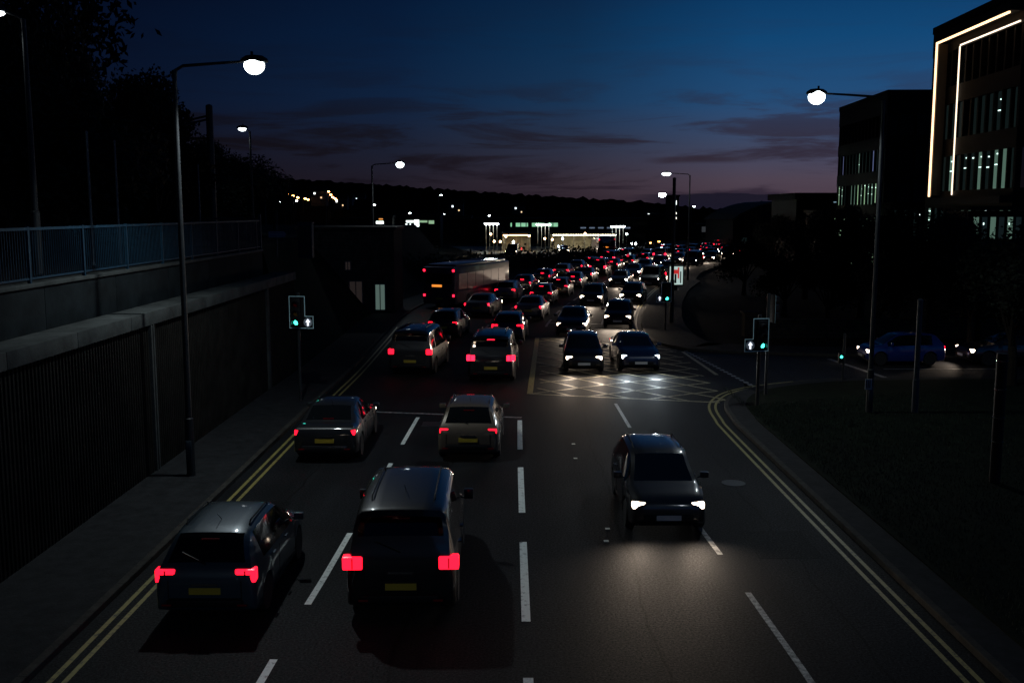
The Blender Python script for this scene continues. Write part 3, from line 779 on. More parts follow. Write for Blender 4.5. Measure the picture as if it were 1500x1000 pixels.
    if kind != 'saloon':
        yy0, zz0, yy1, zz1 = (-1.875, 1.04, -1.74, 1.20) if kind == 'hatchback' else (-2.365, 1.20, -2.32, 1.38)
        m = MB(); m.bar((0, yy0 - .02, zz0), (-.42, yy1 - .03, zz1), .015, .015); m.obj('rear_wiper', blackp, root)
        for sg in (1, -1):
            m = MB(); y0_, y1_ = (-1.15, .1) if kind == 'hatchback' else (-1.7, .4); zt_ = at((y0_ + y1_) / 2)[3]
            m.tube([(sg * .54, y0_, zt_ - .03), (sg * .54, y0_ + .1, zt_ + .03), (sg * .54, y1_ - .1, zt_ + .03), (sg * .54, y1_, zt_ - .03)], .014, 6); m.obj('roof_rail', blackp, root)
    for sg in (1, -1):
        m = MB()
        for yq in (pil[-1][0] + .05, gs[1] - .05): m = MB(); m.box(sg * (hw + .001) - .003, sg * (hw + .001) + .003, yq - .005, yq + .005, .32, .90); m.obj('door_seam', blackp, root)
    if kind == 'van':
        m = MB(); m.bar((0, -2.31, .55), (0, -2.20, 1.75), .015, .01); m.obj('door_seam', blackp, root)
    m = MB(); m.tube([(0, -.9 if kind != 'van' else -1.2, at(-.9)[3] - .01), (0, -1.15 if kind != 'van' else -1.45, at(-.9)[3] + .16)], .006, 5); m.obj('aerial', blackp, root)
    return root

PAINTS = {'black': (.006, .006, .007), 'dark grey': (.014, .015, .017), 'silver': (.085, .088, .092), 'dark blue': (.006, .014, .045), 'white': (.20, .20, .20), 'maroon': (.035, .005, .007), 'beige': (.11, .085, .06), 'slate blue': (.022, .045, .065)}
def paint(c):
    return mat('car_paint_' + c.replace(' ', '_'), PAINTS[c], .38, .25, coat=1.0)
PROTO = {}
tail_f = emit('far_tail_light', (1.0, .006, .022), 9, (.2, 0, 0)); head_ff = emit('far_head_light', (1.0, .80, .60), 30, (.5, .5, .5))
def car(kind, colour, x, y, a, label, grp, brake=False, onc=False, cool=False, wide=False, spot=0, face='rear'):
    """x, y: the point on the ground under the end that faces the viewer; a: heading clockwise from +y"""
    far = y > 62; key = (kind, colour, brake, cool, wide, onc, far)
    Lh = {'hatchback': 2.0, 'saloon': 2.3, 'van': 2.4}[kind]
    if key not in PROTO:
        hm = head_c if cool else (head_ff if far else head_w)
        r = make_car(kind, paint(colour), hm, tail_b if brake else (tail_f if far else tail_m), .30 if wide else .22, .20 if wide else (.20 if kind == 'van' else .13)); PROTO[key] = r
    else: r = copy_tree(PROTO[key])
    d = Vector((math.sin(a), math.cos(a)))
    s = Lh if face == 'rear' else -Lh
    if onc: s = Lh; rz = -a + PI
    else: rz = -a; 
    p = Vector((x, y)) + d * Lh
    r.location = (p.x, p.y, 0); r.rotation_euler = (0, 0, rz)
    r.name = {'hatchback': 'hatchback_car', 'saloon': 'saloon_car', 'van': 'people_carrier'}[kind]
    tag(r, label, {'hatchback': 'car', 'saloon': 'car', 'van': 'van'}[kind], grp)
    if spot:
        nm = 2 if spot > 1 else 1
        for sg in ((-1, 1) if nm == 2 else (0,)):
            light('headlight_beam', 'SPOT', (sg * .62, Lh + .10, .68), SPOT * (1 if nm == 2 else 1.6), (.80, .92, 1.0) if cool else (1.0, .80, .62), r, (R(90 - 9), 0, 0), spot_size=R(140), spot_blend=1.0, shadow_soft_size=.10)
    return r
SPOT = 120
dep = 'cars driving away with red tail lights'; onc_g = 'oncoming cars with bright headlights'
NUM = ['first', 'second', 'third', 'fourth', 'fifth', 'sixth', 'seventh', 'eighth', 'ninth', 'tenth', 'eleventh', 'twelfth', 'thirteenth', 'fourteenth', 'fifteenth', 'sixteenth', 'seventeenth', 'eighteenth', 'nineteenth', 'twentieth']
nk = {'hatchback': 'hatchback', 'saloon': 'saloon', 'van': 'people carrier'}
# kerbside lane, leaving
lane1 = offs(C, -5.2); lane2 = offs(C, -1.75)
L1 = [('hatchback', 'slate blue', -5.05, 15.7, 0, dict(wide=True)), ('saloon', 'dark grey', -5.1, 26.5, 0, {}), ('van', 'dark grey', -4.25, 41.0, R(6), {}), ('hatchback', 'dark grey', -3.75, 53.2, R(8), {}), ('saloon', 'silver', -2.3, 64.2, R(11), {})]
L2 = [('van', 'black', -1.85, 15.9, R(-1), dict(wide=True)), ('hatchback', 'beige', -1.2, 26.6, R(1.5), {}), ('van', 'black', -.85, 39.2, R(3), dict(wide=True, brake=True)), ('hatchback', 'dark blue', -.25, 51.5, R(5), dict(wide=True)), ('saloon', 'silver', 1.0, 62.3, R(9), {})]
kinds = ['hatchback', 'saloon', 'van', 'hatchback', 'saloon']; cols = ['black', 'dark grey', 'silver', 'dark blue', 'white', 'maroon']
rv = random.Random(11)
def queue(lst, lane, s0, ds, n):
    s = s0
    for i in range(n):
        (x, y), a = along(lane, s)
        lst.append((rv.choice(kinds), rv.choice(cols[:5]), x + rv.uniform(-.25, .25), y, a, dict(brake=rv.random() < .6)))
        s += ds * rv.uniform(.86, 1.25)
queue(L1, lane1, 90, 8.2, 14)
queue(L2, lane2, 87, 8.0, 14)
for lane_name, lst in (('kerbside lane', L1), ('inner lane', L2)):
    for i, (k2, c2, x, y, a, kw) in enumerate(lst):
        car(k2, c2, x, y, a, '%s %s, %s from the viewer in the departing %s' % (c2, nk[k2], NUM[i], lane_name), dep, **kw)
# oncoming
on1 = offs(C, 1.95); on2 = offs(C, 5.0)
O1 = [('hatchback', 'dark grey', 3.3, 20.3, R(0), dict(spot=2)), ('hatchback', 'black', 3.05, 41.6, R(2), dict(spot=2)), ('saloon', 'black', 3.25, 54.2, R(7), dict(spot=1)), ('hatchback', 'dark grey', 5.7, 72, R(12), dict(spot=1)), ('saloon', 'black', 9.6, 90.2, R(14), dict(spot=1))]
O2 = [('saloon', 'dark blue', 5.5, 41.9, R(-1), dict(spot=2, cool=True)), ('hatchback', 'black', 6.2, 58.2, R(9), dict(spot=1)), ('hatchback', 'dark grey', 8.7, 73.2, R(14), dict(spot=1)), ('van', 'dark grey', 12.3, 89.4, R(16), {})]
s = 14 + 90
def qo(lst, lane, s0, ds, n):
    s = s0
    for i in range(n):
        (x, y), a = along(lane, s); lst.append((rv.choice(kinds), rv.choice(cols[:2]), x, y, a, dict(spot=1 if i < 3 else 0))); s += ds * rv.uniform(.8, 1.3)
qo(O1, on1, 117, 10.5, 9); qo(O2, on2, 122, 14, 4)
for lane_name, lst in (('inner lane', O1), ('kerbside lane', O2)):
    for i, (k2, c2, x, y, a, kw) in enumerate(lst):
        car(k2, c2, x, y, a, '%s %s with %sheadlights on, %s from the viewer in the oncoming %s' % (c2, nk[k2], 'bluish ' if kw.get('cool') else '', NUM[i], lane_name), onc_g, onc=True, **kw)
# blue car waiting in the side road and one behind it
PAINTS['bright blue'] = (.008, .030, .20)
r = car('hatchback', 'bright blue', 15.55, 44.6, R(90), 'bright blue hatchback waiting in the side road, facing left', 'cars waiting in the side road', onc=True)
r.scale = (.9, .88, .95)
light('headlight_beam', 'SPOT', (0, 2.1, .68), 12, (1, .8, .6), r, (R(86), 0, 0), spot_size=R(96), spot_blend=1.0, shadow_soft_size=.06)
car('saloon', 'black', 20.3, 44.6, R(90), 'black car waiting behind the blue hatchback at the right edge', 'cars waiting in the side road', onc=True)

# ------------------------------------------------------------------ buses
def make_bus(name, label, loc, a, L_=11, displays=True, tails=True):
    t = thing(name, label, 'bus', (loc[0], loc[1], 0), -a, 'single-deck buses')
    navy = mat('bus_paint', (.020, .024, .05), .35, coat=.7); pink = mat('bus_side_paint', (.10, .05, .055), .4, coat=.6)
    m = MB(); m.box(-1.25, 1.25, 0, L_, .32, 2.95); m.obj('body', navy, t, bevel=.14)
    m = MB(); m.box(-1.1, 1.1, .5, L_ - .5, 2.96, 3.12); m.obj('roof_pod', navy, t, bevel=.05)
    m = MB(); m.box(-1.0, 1.0, -.012, .02, 1.75, 2.5); m.obj('rear_window', glassm, t, bevel=.005)
    m = MB(); m.box(-1.1, 1.1, L_ - .02, L_ + .012, 1.1, 2.4); m.obj('windscreen', glassm, t)
    for sg in (1, -1):
        for i in range(6):
            y0 = .7 + i * (L_ - 1.6) / 6
            m = MB(); m.box(sg * 1.24, sg * 1.262, y0, y0 + (L_ - 1.6) / 6 - .09, 1.35, 2.45) if sg > 0 else m.box(-1.262, -1.24, y0, y0 + (L_ - 1.6) / 6 - .09, 1.35, 2.45)
            m.obj('side_window', emit('bus_interior', (1.0, .55, .50), .02), t)
        m = MB(); (m.box(1.245, 1.256, .4, L_ - .4, .45, 1.2) if sg > 0 else m.box(-1.256, -1.245, .4, L_ - .4, .45, 1.2)); m.obj('side_panel', pink, t)
        for z, nm in ((2.70, 'marker_light'), (.95, 'tail_light')):
            m = MB(); m.cb((sg * 1.12, -.02, z), (.14, .06, .16)); m.obj(nm, tail_b if tails else tail_d, t, bevel=.02)
        m = MB(); m.cb((sg * .95, L_ + .02, .75), (.25, .05, .2)); m.obj('headlight', head_w, t, bevel=.02)
        for y in (2.4, L_ - 2.3):
            m = MB(); m.lathe([(.30, -.13), (.46, -.13), (.48, -.1), (.48, .1), (.46, .13), (.30, .13)], 24, (0, 0, 0), 'x'); w = m.obj('wheel', rubber, t, smooth=True, loc=(sg * 1.14, y, .48))
            m = MB(); m.lathe([(.30, sg * .05), (.28, sg * .11), (.1, sg * .10), (.06, sg * .13)], 20, (0, 0, 0), 'x'); m.obj('rim', alloy, w, smooth=True)
    m = MB(); m.cb((-.15, -.02, 1.62), (.75, .03, .16)); m.obj('route_display', amber, t)
    m = MB(); m.cb((0, L_ + .02, 2.65), (1.5, .03, .24)); m.obj('route_display', amber, t)
    m = MB(); m.cb((0, -.015, .72), (.52, .02, .12)); m.obj('number_plate', plate_y, t)
    return t
make_bus('bus', 'dark single-deck bus pulling away beside the stone building on the left', (-5.15, 70), R(20))

# ------------------------------------------------------------------ trees
def crown_mesh(seed, rx, rz, nl, leaf=.28, lumps=9):
    rr = random.Random(seed); m = MB()
    cs = [(rr.uniform(-.55, .55) * rx, rr.uniform(-.55, .55) * rx, rr.uniform(-.6, .75) * rz, rr.uniform(.28, .52)) for _ in range(lumps)]
    for i in range(nl):
        c = rr.choice(cs)
        d = Vector((rr.gauss(0, 1), rr.gauss(0, 1), rr.gauss(0, 1))).normalized() * (rr.random() ** .45) * (1 + .25 * rr.gauss(0, .5))
        p = Vector((c[0] + d.x * c[3] * rx, c[1] + d.y * c[3] * rx, c[2] + d.z * c[3] * rz))
        a = Vector((rr.gauss(0, 1), rr.gauss(0, 1), rr.gauss(0, 1))).normalized(); b = a.orthogonal().normalized()
        s = leaf * rr.uniform(.5, 1.3)
        m.add([p - a * s * .5, p + b * s * .28, p + a * s * .5, p - b * s * .28], [(0, 1, 2, 3)])
    return m, cs
def make_tree(seed, h, rx, rz, trunk_h, nl, lm, leaf=.28, lumps=9):
    root = D.objects.new('tree', None); COL.objects.link(root)
    cm, cs = crown_mesh(seed, rx, rz, nl, leaf, lumps)
    cz = h - rz * 1.0
    cm.v = [(x, y, z + cz) for x, y, z in cm.v]; cm.obj('crown', lm, root)
    m = MB(); rr = random.Random(seed + 1)
    m.tube([(0, 0, -.3), (.05, 0, trunk_h * .5), (0, .08, trunk_h), (.1, 0, cz)], [.26, .2, .16, .07], 8)
    for c in cs:
        m.tube([(0, .05, trunk_h * rr.uniform(.75, 1.0)), (c[0] * .5, c[1] * .5, (trunk_h + cz + c[2]) / 2), (c[0], c[1], cz + c[2])], [.09, .055, .015], 5)
    m.obj('trunk', bark, root, smooth=True)
    return root
TA = make_tree(1, 9.5, 3.6, 3.8, 3.2, 9000, leafm, .26)
TB = make_tree(2, 8.0, 3.2, 3.3, 2.4, 8000, leafm, .24, 11)
TC = make_tree(3, 6.6, 2.4, 2.2, 2.2, 6000, leaf2, .22, 8)
TD = make_tree(4, 5.0, 2.6, 2.1, 1.2, 6000, leafm, .24, 10)
used = set()
def tree(P, x, y, z0, s, rz, label, grp, sz=None):
    r = P if P not in used else copy_tree(P); used.add(P)
    r.location = (x, y, z0); r.scale = (s, s, sz or s); r.rotation_euler = (0, 0, rz); tag(r, label, 'tree', grp); return r
gl = 'dark trees above the left wall'
def px(xp, Yd): return (xp - 750) / F * Yd * 1.0
for P, xp, Yd, s, sz, lab in [
    (TA, 15, 42, 1.55, 1.75, 'tallest dark tree, at the far left edge behind the thin lamp'),
    (TB, 85, 40, .95, 1.45, 'dark tree just right of the thin left lamp, its top ragged'),
    (TA, -60, 36, 1.4, 1.5, 'dark tree cut off by the left edge, below the thin lamp head'),
    (TB, 135, 50, .95, 1.15, 'dark tree behind the two slim masts'),
    (TA, 195, 50, .80, .92, 'rounded dark tree just left of the shining left lamp column'),
    (TC, 235, 52, .95, 1.10, 'small thin tree hidden partly by the left lamp column'),
    (TB, 60, 60, 1.5, 1.5, 'dark tree filling the gap behind the left row'),
    (TD, 285, 54, 1.05, .95, 'low bushy tree beside the thick bracket mast'),
    (TA, 335, 78, .80, .80, 'dark tree below the small lamp beyond the mast'),
    (TB, 375, 96, .85, .95, 'dark tree right of the small lamp on the skyline'),
    (TB, 405, 104, .8, .75, 'last dark tree at the right end of the left row'),
    (TD, 130, 36, 1.3, 1.0, 'low dark tree behind the blue railing on the left'),
    (TD, 30, 34, 1.5, 1.2, 'broad low tree behind the railing at the left edge'),
    (TD, 230, 42, 1.4, 1.0, 'low spreading tree behind the railing near the lamp column'),
    (TD, 335, 66, 1.6, 1.1, 'low spreading tree beyond the end of the railing')]:
    tree(P, px(xp, Yd), Yd, 4.95, s, random.uniform(0, 6), lab, gl, sz)
gr = 'dark trees on the right'
for P, xp, Yd, s, lab in [
    (TC, 1180, 78, 1.0, 'small street tree left of the nearer office block'),
    (TC, 1222, 70, 1.0, 'street tree under the left corner of the farther office block'),
    (TC, 1262, 64, 1.05, 'street tree in front of the farther office block'),
    (TC, 1315, 58, 1.05, 'street tree between the two office blocks'),
    (TA, 1365, 52, .70, 'full dark tree under the glowing frame'),
    (TA, 1425, 46, .72, 'full dark tree in front of the tall office block, right of its glowing frame'),
    (TB, 1490, 38, .86, 'dark tree at the right edge above the waiting black car'),
    (TD, 1150, 66, .8, 'low bush by the far side of the side road, left end'),
    (TD, 1215, 60, .8, 'low bush behind the far pavement of the side road'),
    (TD, 1290, 56, .85, 'low bush behind the blue car'),
    (TD, 1370, 54, .9, 'low bush right of the grey post'),
    (TD, 1440, 52, .9, 'low bush behind the black car'),
    (TD, 1090, 82, .9, 'low bush beside the curve of the road'),
    (TC, 1130, 96, .95, 'thin tree beyond the curve, left of the low flat-roofed building')]:
    tree(P, px(xp, Yd), Yd, 0, s, random.uniform(0, 6), lab, gr)

# ------------------------------------------------------------------ stone building and stone walls beyond the left signal
def courses(mb, x0, x1, y, z0, z1, seed, depth=.0, hgt=.22):
    """rough stone blocks set on a wall face looking towards -y"""
    rr = random.Random(seed); z = z0
    while z < z1 - .05:
        x = x0; h = min(hgt * rr.uniform(.75, 1.2), z1 - z)
        while x < x1 - .05:
            w = min(rr.uniform(.3, .75), x1 - x)
            d = rr.uniform(.012, .05)
            mb.box(x + .01, x + w - .01, y - d, y + .02, z + .01, z + h - .01); x += w
        z += h
sb = thing('stone_building', 'old rough stone building with two pale windows left of the bus', 'building', (-10.0, 66, 0), 0)
m = MB(); m.box(-4.2, 2.2, 0, 5, -.05, 5.6); m.obj('wall', mat('mortar', (.010, .0095, .009), .95, spec=.08), sb)
m = MB(); courses(m, -4.2, 2.2, 0, 0, 5.6, 5); m.obj('stone_face', stone, sb)
m = MB(); m.box(-4.35, 2.35, -.15, 5.15, 5.62, 5.8); m.obj('parapet', stone, sb, bevel=.02)
for x0, x1, z0, z1, mm in ((.95, 1.55, .35, 2.0, 'pale_window'), (-.75, .05, .1, 2.2, 'dull_window'), (-1.0, -.7, 3.0, 3.5, 'dull_window')):
    m = MB(); m.box(x0 - .08, x1 + .08, -.10, -.02, z0 - .08, z1 + .08); w = m.obj('window', mat('frame_paint', (.05, .05, .05), .6), sb)
    m = MB(); m.box(x0, x1, -.125, -.10, z0, z1); m.obj('pane', emit(mm, (.55, .85, .75) if mm == 'pale_window' else (.6, .45, .42), .13 if mm == 'pale_window' else .025), w)
    m = MB(); m.box((x0 + x1) / 2 - .03, (x0 + x1) / 2 + .03, -.14, -.125, z0, z1); m.obj('glazing_bar', mat('frame_paint', (0, 0, 0)), w)
sw = thing('stone_wall', 'long dark stone retaining wall left of the stone building', 'wall', (-21, 62, 0))
m = MB(); m.box(-6, 6.7, 0, .6, -.05, 5.3); m.obj('wall', MATS['mortar'], sw)
m = MB(); courses(m, -6, 6.7, 0, 0, 5.3, 6, hgt=.28); m.obj('stone_face', stone, sw)
m = MB(); m.box(-6.1, 6.8, -.1, .7, 5.32, 5.45); m.obj('coping', stone, sw, bevel=.02)
# street name sign and small signs by the end of the railings
ss = thing('direction_sign', 'small pale arrow-shaped direction sign beyond the end of the railings', 'sign', (AT(405, 340, 46)[0], 46, 5.0))
m = MB(); m.tube([(0, .04, -.3), (0, .04, 1.2)], .03, 8); m.obj('post', galv, ss)
m = MB(); m.yprism([(-.36, .62), (.34, .62), (.46, .76), (.34, .90), (-.36, .90)], -.02, 0); m.obj('panel', mat('sign_face', (.14, .18, .24), .5), ss)
m = MB(); m.box(-.30, .30, -.026, -.022, .83, .845); m.box(-.30, .30, -.026, -.022, .67, .685); m.obj('border', blackp, ss)
cb = thing('cabinet', 'tall dark blue roadside cabinet past the direction sign', 'cabinet', (AT(448, 345, 50)[0], 50, 4.6))
m = MB(); m.box(-.35, .35, -.25, .25, -.1, 1.6); m.obj('body', bluepaint, cb, bevel=.02)
m = MB(); m.box(-.38, .38, -.28, .28, 1.6, 1.68); m.obj('lid', bluepaint, cb, bevel=.01)
m = MB(); m.box(-.30, -.01, -.265, -.252, .05, 1.5); m.box(.01, .30, -.265, -.252, .05, 1.5); m.obj('door', polem, cb)

# ------------------------------------------------------------------ right: stone pier, advert panel, bollards
pr = thing('stone_pier', 'square stone pier on the far pavement behind the green corner signal', 'pier', (12.9, 53, .11))
m = MB(); m.box(-.42, .42, 0, .8, 0, 1.25); m.obj('core', MATS['mortar'], pr)
m = MB(); courses(m, -.42, .42, 0, .02, 1.25, 8, hgt=.15); m.obj('stone_face', stone, pr)
m = MB(); m.box(-.5, .5, -.08, .88, 1.26, 1.36); m.obj('cap', stone, pr, bevel=.02)
lw = thing('low_wall', 'low dark stone wall running right from the stone pier', 'wall', (22, 53.3, .0))
m = MB(); m.box(-8.6, 12, 0, .4, 0, .95); m.obj('wall', MATS['mortar'], lw)
m = MB(); courses(m, -8.6, 12, 0, .02, .95, 9, hgt=.2); m.obj('stone_face', stone, lw)
m = MB(); m.box(-8.6, 12, -.06, .46, .955, 1.04); m.obj('coping', stone, lw, bevel=.01)
av = thing('advert_panel', 'backlit advert panel with a red and white poster on the right kerb of the curve', 'advert', (14.1, 85.5, .11), R(8))
m = MB(); m.box(-.68, .68, 0, .2, .35, 2.15); m.obj('case', blackp, av, bevel=.02)
m = MB(); m.box(-.1, .1, .03, .17, 0, .36); m.obj('foot', blackp, av)
m = MB(); m.box(-.58, .58, -.02, -.003, .47, 2.03); m.obj('poster', emit('poster', (.75, 1.0, .95), .55), av)
m = MB(); m.box(-.40, -.28, -.028, -.022, .9, 1.95); m.box(.12, .26, -.028, -.022, 1.0, 1.95); m.box(-.28, .12, -.028, -.022, 1.4, 1.75)
m.obj('poster_red', emit('poster_red', (1.0, .05, .05), .5), av)
m = MB(); m.box(-.15, .02, -.028, -.022, .6, 1.38); m.box(.34, .44, -.028, -.022, .6, 1.6); m.obj('poster_dark', blackp, av)
for i in range(9):
    (x, y), a = along(offs(KR2, .45), 34 + i * 4.2)
    t = thing('bollard', 'black roadside bollard on the right kerb, %s along the curve' % NUM[i], 'bollard', (x, y, .11), 0, 'bollards on the right kerb')
    m = MB(); m.tube([(0, 0, 0), (0, 0, .95)], .06, 10); m.obj('shaft', blackp, t, smooth=True)
    m = MB(); m.lathe([(.064, .78), (.064, .86)], 12); m.obj('band', mat('band_white', (.4, .4, .4), .5), t)
    m = MB(); m.lathe([(.07, .95), (.06, 1.0), (.01, 1.03)], 12); m.obj('cap', blackp, t)

# ------------------------------------------------------------------ offices
def office(name, label, loc, rz, w, d, h, storeys, left, front, frame=False):
    """local x along the front face (towards +x), local y backwards; the left face is x = 0. left/front: dicts row -> lit flags"""
    t = thing(name, label, 'office block', (loc[0], loc[1], 0), rz, 'office blocks on the right')
    m = MB(); m.box(.5, w, .5, d, 0, h - .4); m.obj('core', win_off, t)
    m = MB(); m.box(-.06, w + .1, -.06, d + .1, h - .42, h + .12); m.obj('roof', roofm, t)
    fh = (h - 1.2) / storeys; mw = 1.25
    rr = random.Random(len(label))
    for k2 in range(storeys):
        z0 = k2 * fh + .2
        m = MB(); m.box(0, .5, 0, d, z0 + fh - 1.35, z0 + fh - .005 if k2 < storeys - 1 else h - .43); m.box(.5, w, 0, .5, z0 + fh - 1.35, z0 + fh - .005 if k2 < storeys - 1 else h - .43)
        m.obj('spandrel', cladm, t)
    # mullion piers with joints
    m = MB(); y = 0
    n = int(d / mw); 
    for i in range(n + 1): m.box(.05, .45, i * d / n - (.0 if i == 0 else .12), i * d / n + (.0 if i == n else .12) + (.24 if i == 0 else 0), 0, h - .44)
    m.obj('mullions', cladm, t)
    n2 = int(w / (mw * 1.3)); m = MB()
    for i in range(1, n2 + 1): m.box(i * w / n2 - .3, i * w / n2 + .0, .05, .45, 0, h - .44)
    m.obj('mullions', clad2, t)
    for k2 in range(storeys):
        z0 = k2 * fh + .2; zt = z0 + fh - 1.36
        for i in range(n):
            y0 = i * d / n + .12; y1 = (i + 1) * d / n - .12
            q = left.get(k2, '')[i % max(1, len(left.get(k2, ' ')))] if left.get(k2) else '.'
            mm = {'.': win_off, 'd': win_dim, 'm': win_mid, 'g': win_grn, 'b': win_blu, 'c': win_dim}[q]
            m = MB(); m.box(.30, .33, y0, y1, z0, zt); wn = m.obj('window', mm, t)
            if q in 'cmg' and rr.random() < .9:
                m = MB(); zz = zt - .2 - rr.random() * .5; m.box(.24, .29, y0 + .12, y0 + .12 + (y1 - y0) * rr.uniform(.45, .75), zz, zz + .09)
                if rr.random() < .5: m.box(.24, .29, y0 + .2, y1 - .2, zz - .75, zz - .68)
                m.obj('ceiling_light', ceil_l, wn)
        for i in range(n2):
            x0 = i * w / n2 + (.5 if i == 0 else 0); x1 = (i + 1) * w / n2 - .3
            q = front.get(k2, '')[i % max(1, len(front.get(k2, ' ')))] if front.get(k2) else '.'
            mm = {'.': win_off, 'd': win_dim, 'm': win_mid, 'g': win_grn, 'b': win_blu, 'w': clad2}[q]
            m = MB(); m.box(x0, x1, .30, .33, z0, zt); m.obj('window' if q != 'w' else 'wall_panel', mm, t)
    if frame:
        # projecting portal on the left face edged with strip lights
        yo, yi, zt, zb = frame
        m = MB(); m.box(-.9, -.01, yo + .5, yo + 1.0, zb - .6, zt + .9); m.box(-.9, -.01, .0, yo + .5, zt + .35, zt + .9); m.box(-.9, -.01, 0, yo + .5, zb - .7, zb - .2); m.obj('portal_frame', cladm, t)
        m = MB(); m.box(-.93, -.80, yo + .38, yo + .50, zb - .1, zt + .2); m.box(-.93, -.80, .3, yo + .50, zt + .205, zt + .34); m.obj('light_strip', led, t)
        m = MB(); m.box(-.10, -.02, yi + .0, yi + .09, zb, zt - .35); m.obj('light_strip', ledc, t)
        m = MB(); y = .4
        while y < yi: m.box(-.10, -.02, y, min(y + 1.0, yi), zt - .34, zt - .24); y += 1.12
        m.obj('light_strip', ledc, t)
        m = MB(); m.box(-.75, -.02, yo + .30, yo + .37, zb, zt + .2); m.obj('reveal', mat('warm_reveal', (.05, .035, .022), .5), t)
    return t
office('office_block', 'tall dark office block with a glowing strip-lit frame at the right edge', (34.5, 69.3), R(-2.2), 22, 16.2, 21.8, 5,
       {0: '....d', 1: 'mmdcdmmd.dd', 2: 'cmmcmccdmdd', 3: 'ddcddd.dd', 4: '.....'}, {0: '...', 1: '.', 2: '.'}, frame=(12.6, 10.4, 19.9, 8.1))
office('office_block', 'farther dark office block with rows of lit narrow windows, left of the glowing frame', (40.6, 110), R(-2.5), 16, 18.5, 19.7, 5,
       {0: '..gm..', 1: 'gmgmgmmd.m', 2: 'dmgmmgmgmm.', 3: 'dddbdddmd', 4: '....'}, {0: 'm.m', 1: 'wwwwwbb.', 2: 'wwwwwwdd', 3: 'wwwwwwww', 4: 'wwwwwwww'})
lb = thing('low_building', 'low flat-roofed building with a lit line under its canopy, left of the offices', 'building', (38, 135, 0), 0)
m = MB(); m.box(.5, 16, 1, 14, 0, 8.4); m.obj('wall', cladm, lb)
m = MB(); m.box(0, 16.6, 0, 14.5, 8.45, 9.3); m.obj('roof', roofm, lb)
m = MB(); m.box(5.5, 9.2, .55, .95, 8.0, 8.12); m.box(10, 12.6, .55, .95, 8.0, 8.12); m.obj('strip_light', emit('strip_dim', (.5, .8, 1.0), .35), lb)
for i in range(8):
    m = MB(); m.box(1.2 + i * 1.8, 2.3 + i * 1.8, .9, .98, .5, 3.2 + (i % 3)); m.obj('window', [win_off, win_mid, win_dim, win_grn][(i * 5) % 4], lb)
ar = thing('arched_hall', 'dark hall with a curved roof beyond the low flat-roofed building', 'building', (46.5, 170, 0), 0)
m = MB(); pts = [(-9 + 18 * i / 12, 5.2 + 3.2 * math.sin(PI * i / 12) ** .8) for i in range(13)]
m.yprism([(-9, 0)] + pts + [(9, 0)], 0, 24); m.obj('wall', cladm, ar)
m = MB(); m.yprism([(x * 1.03, z + .25) for x, z in pts] + [(x * 1.03, z + .05) for x, z in pts[::-1]], -.5, 24.5); m.obj('roof', roofm, ar)
for i in range(6):
    m = MB(); m.box(-7.5 + i * 2.6, -6.6 + i * 2.6, -.06, -.01, 1, 2.4); m.obj('window', [win_mid, win_off, warmwin][i % 3] if i % 2 else win_dim, ar)
# lit ground-floor shop fronts seen through the trees
for i, (xa, xb, ya, yb, Yd, mm, lab) in enumerate([
    (1200, 1242, 318, 345, 100, win_grn, 'lit glazed ground-floor front under the farther office block'),
    (1308, 1352, 308, 348, 92, win_grn, 'lit glazed hall between the two office blocks'),
    (1425, 1500, 318, 350, 64, win_dim, 'dim glazed front seen through the trees below the tall office block')]):
    x0 = AT(xa, 330, Yd)[0]; x1 = AT(xb, 330, Yd)[0]; z1 = AT(xa, ya, Yd)[2]; z0 = AT(xa, yb, Yd)[2]
    t = thing('glazed_pavilion', lab, 'building', (x0, Yd, 0))
    wd = x1 - x0; m = MB(); m.box(-.2, wd + .2, .3, 4, 0, z1 + .4); m.obj('wall', cladm, t)
    m = MB(); m.box(-.4, wd + .4, -.4, 4.2, z1 + .42, z1 + .7); m.obj('roof', roofm, t)
    nn = 6
    for k2 in range(nn):
        a0 = wd * k2 / nn; mq = [mm, win_dim, win_mid, mm, win_off, win_dim][(k2 * 3 + i) % 6]
        m = MB(); m.box(a0 + .08, a0 + wd / nn - .08, .22, .29, z0, z1); w = m.obj('window', mq, t)
        m = MB(); m.box(a0 + .2, a0 + wd / nn - .3, .16, .21, z1 - .5, z1 - .36); (m.obj('ceiling_light', ceil_l, w) if (k2 + i) % 3 == 0 else None)
        m = MB(); m.box(a0 + .04, a0 + .10, .17, .30, z0, z1); m.obj('mullion', blackp, w)

# ------------------------------------------------------------------ bus station in the middle distance
def canopy(label, x0, x1, Yd, h, nlamps, warm):
    t = thing('bus_station_canopy', label, 'canopy', ((x0 + x1) / 2, Yd, 0), 0, 'bus station canopies')
    w = x1 - x0; m = MB(); m.box(-w / 2, w / 2, 0, 7, h, h + .35); m.obj('roof', roofm, t)
    m = MB(); m.box(-w / 2, w / 2, 6, 6.3, .1, h - .01); m.obj('back_wall', mat('station_wall', (.30, .28, .20), .7, noise=(1, .5)), t)
    k2 = int(w / 1.9)
    for i in range(k2 + 1):
        x = -w / 2 + .3 + (w - .6) * i / k2
        m = MB(); m.box(x - .07, x + .07, 1.0, 1.14, .1, h - .01); m.obj('column', mat('pale_column', (.22, .22, .20), .5), t)
    for i in range(nlamps):
        x = -w / 2 + .4 + (w - .8) * i / (nlamps - 1)
        m = MB(); m.box(x - .16, x + .16, .1, .34, h - .12, h - .02); m.obj('ceiling_lamp', warm, t)
    light('canopy_glow', 'AREA', (0, 3, h - .3), 9 * w, (1.0, .82, .52), t, (0, 0, 0), shape='RECTANGLE', size=w, size_y=3)
    return t
cw = canopy_l; ca = emit('canopy_amber', (1.0, .50, .15), 18)
Yb = 178
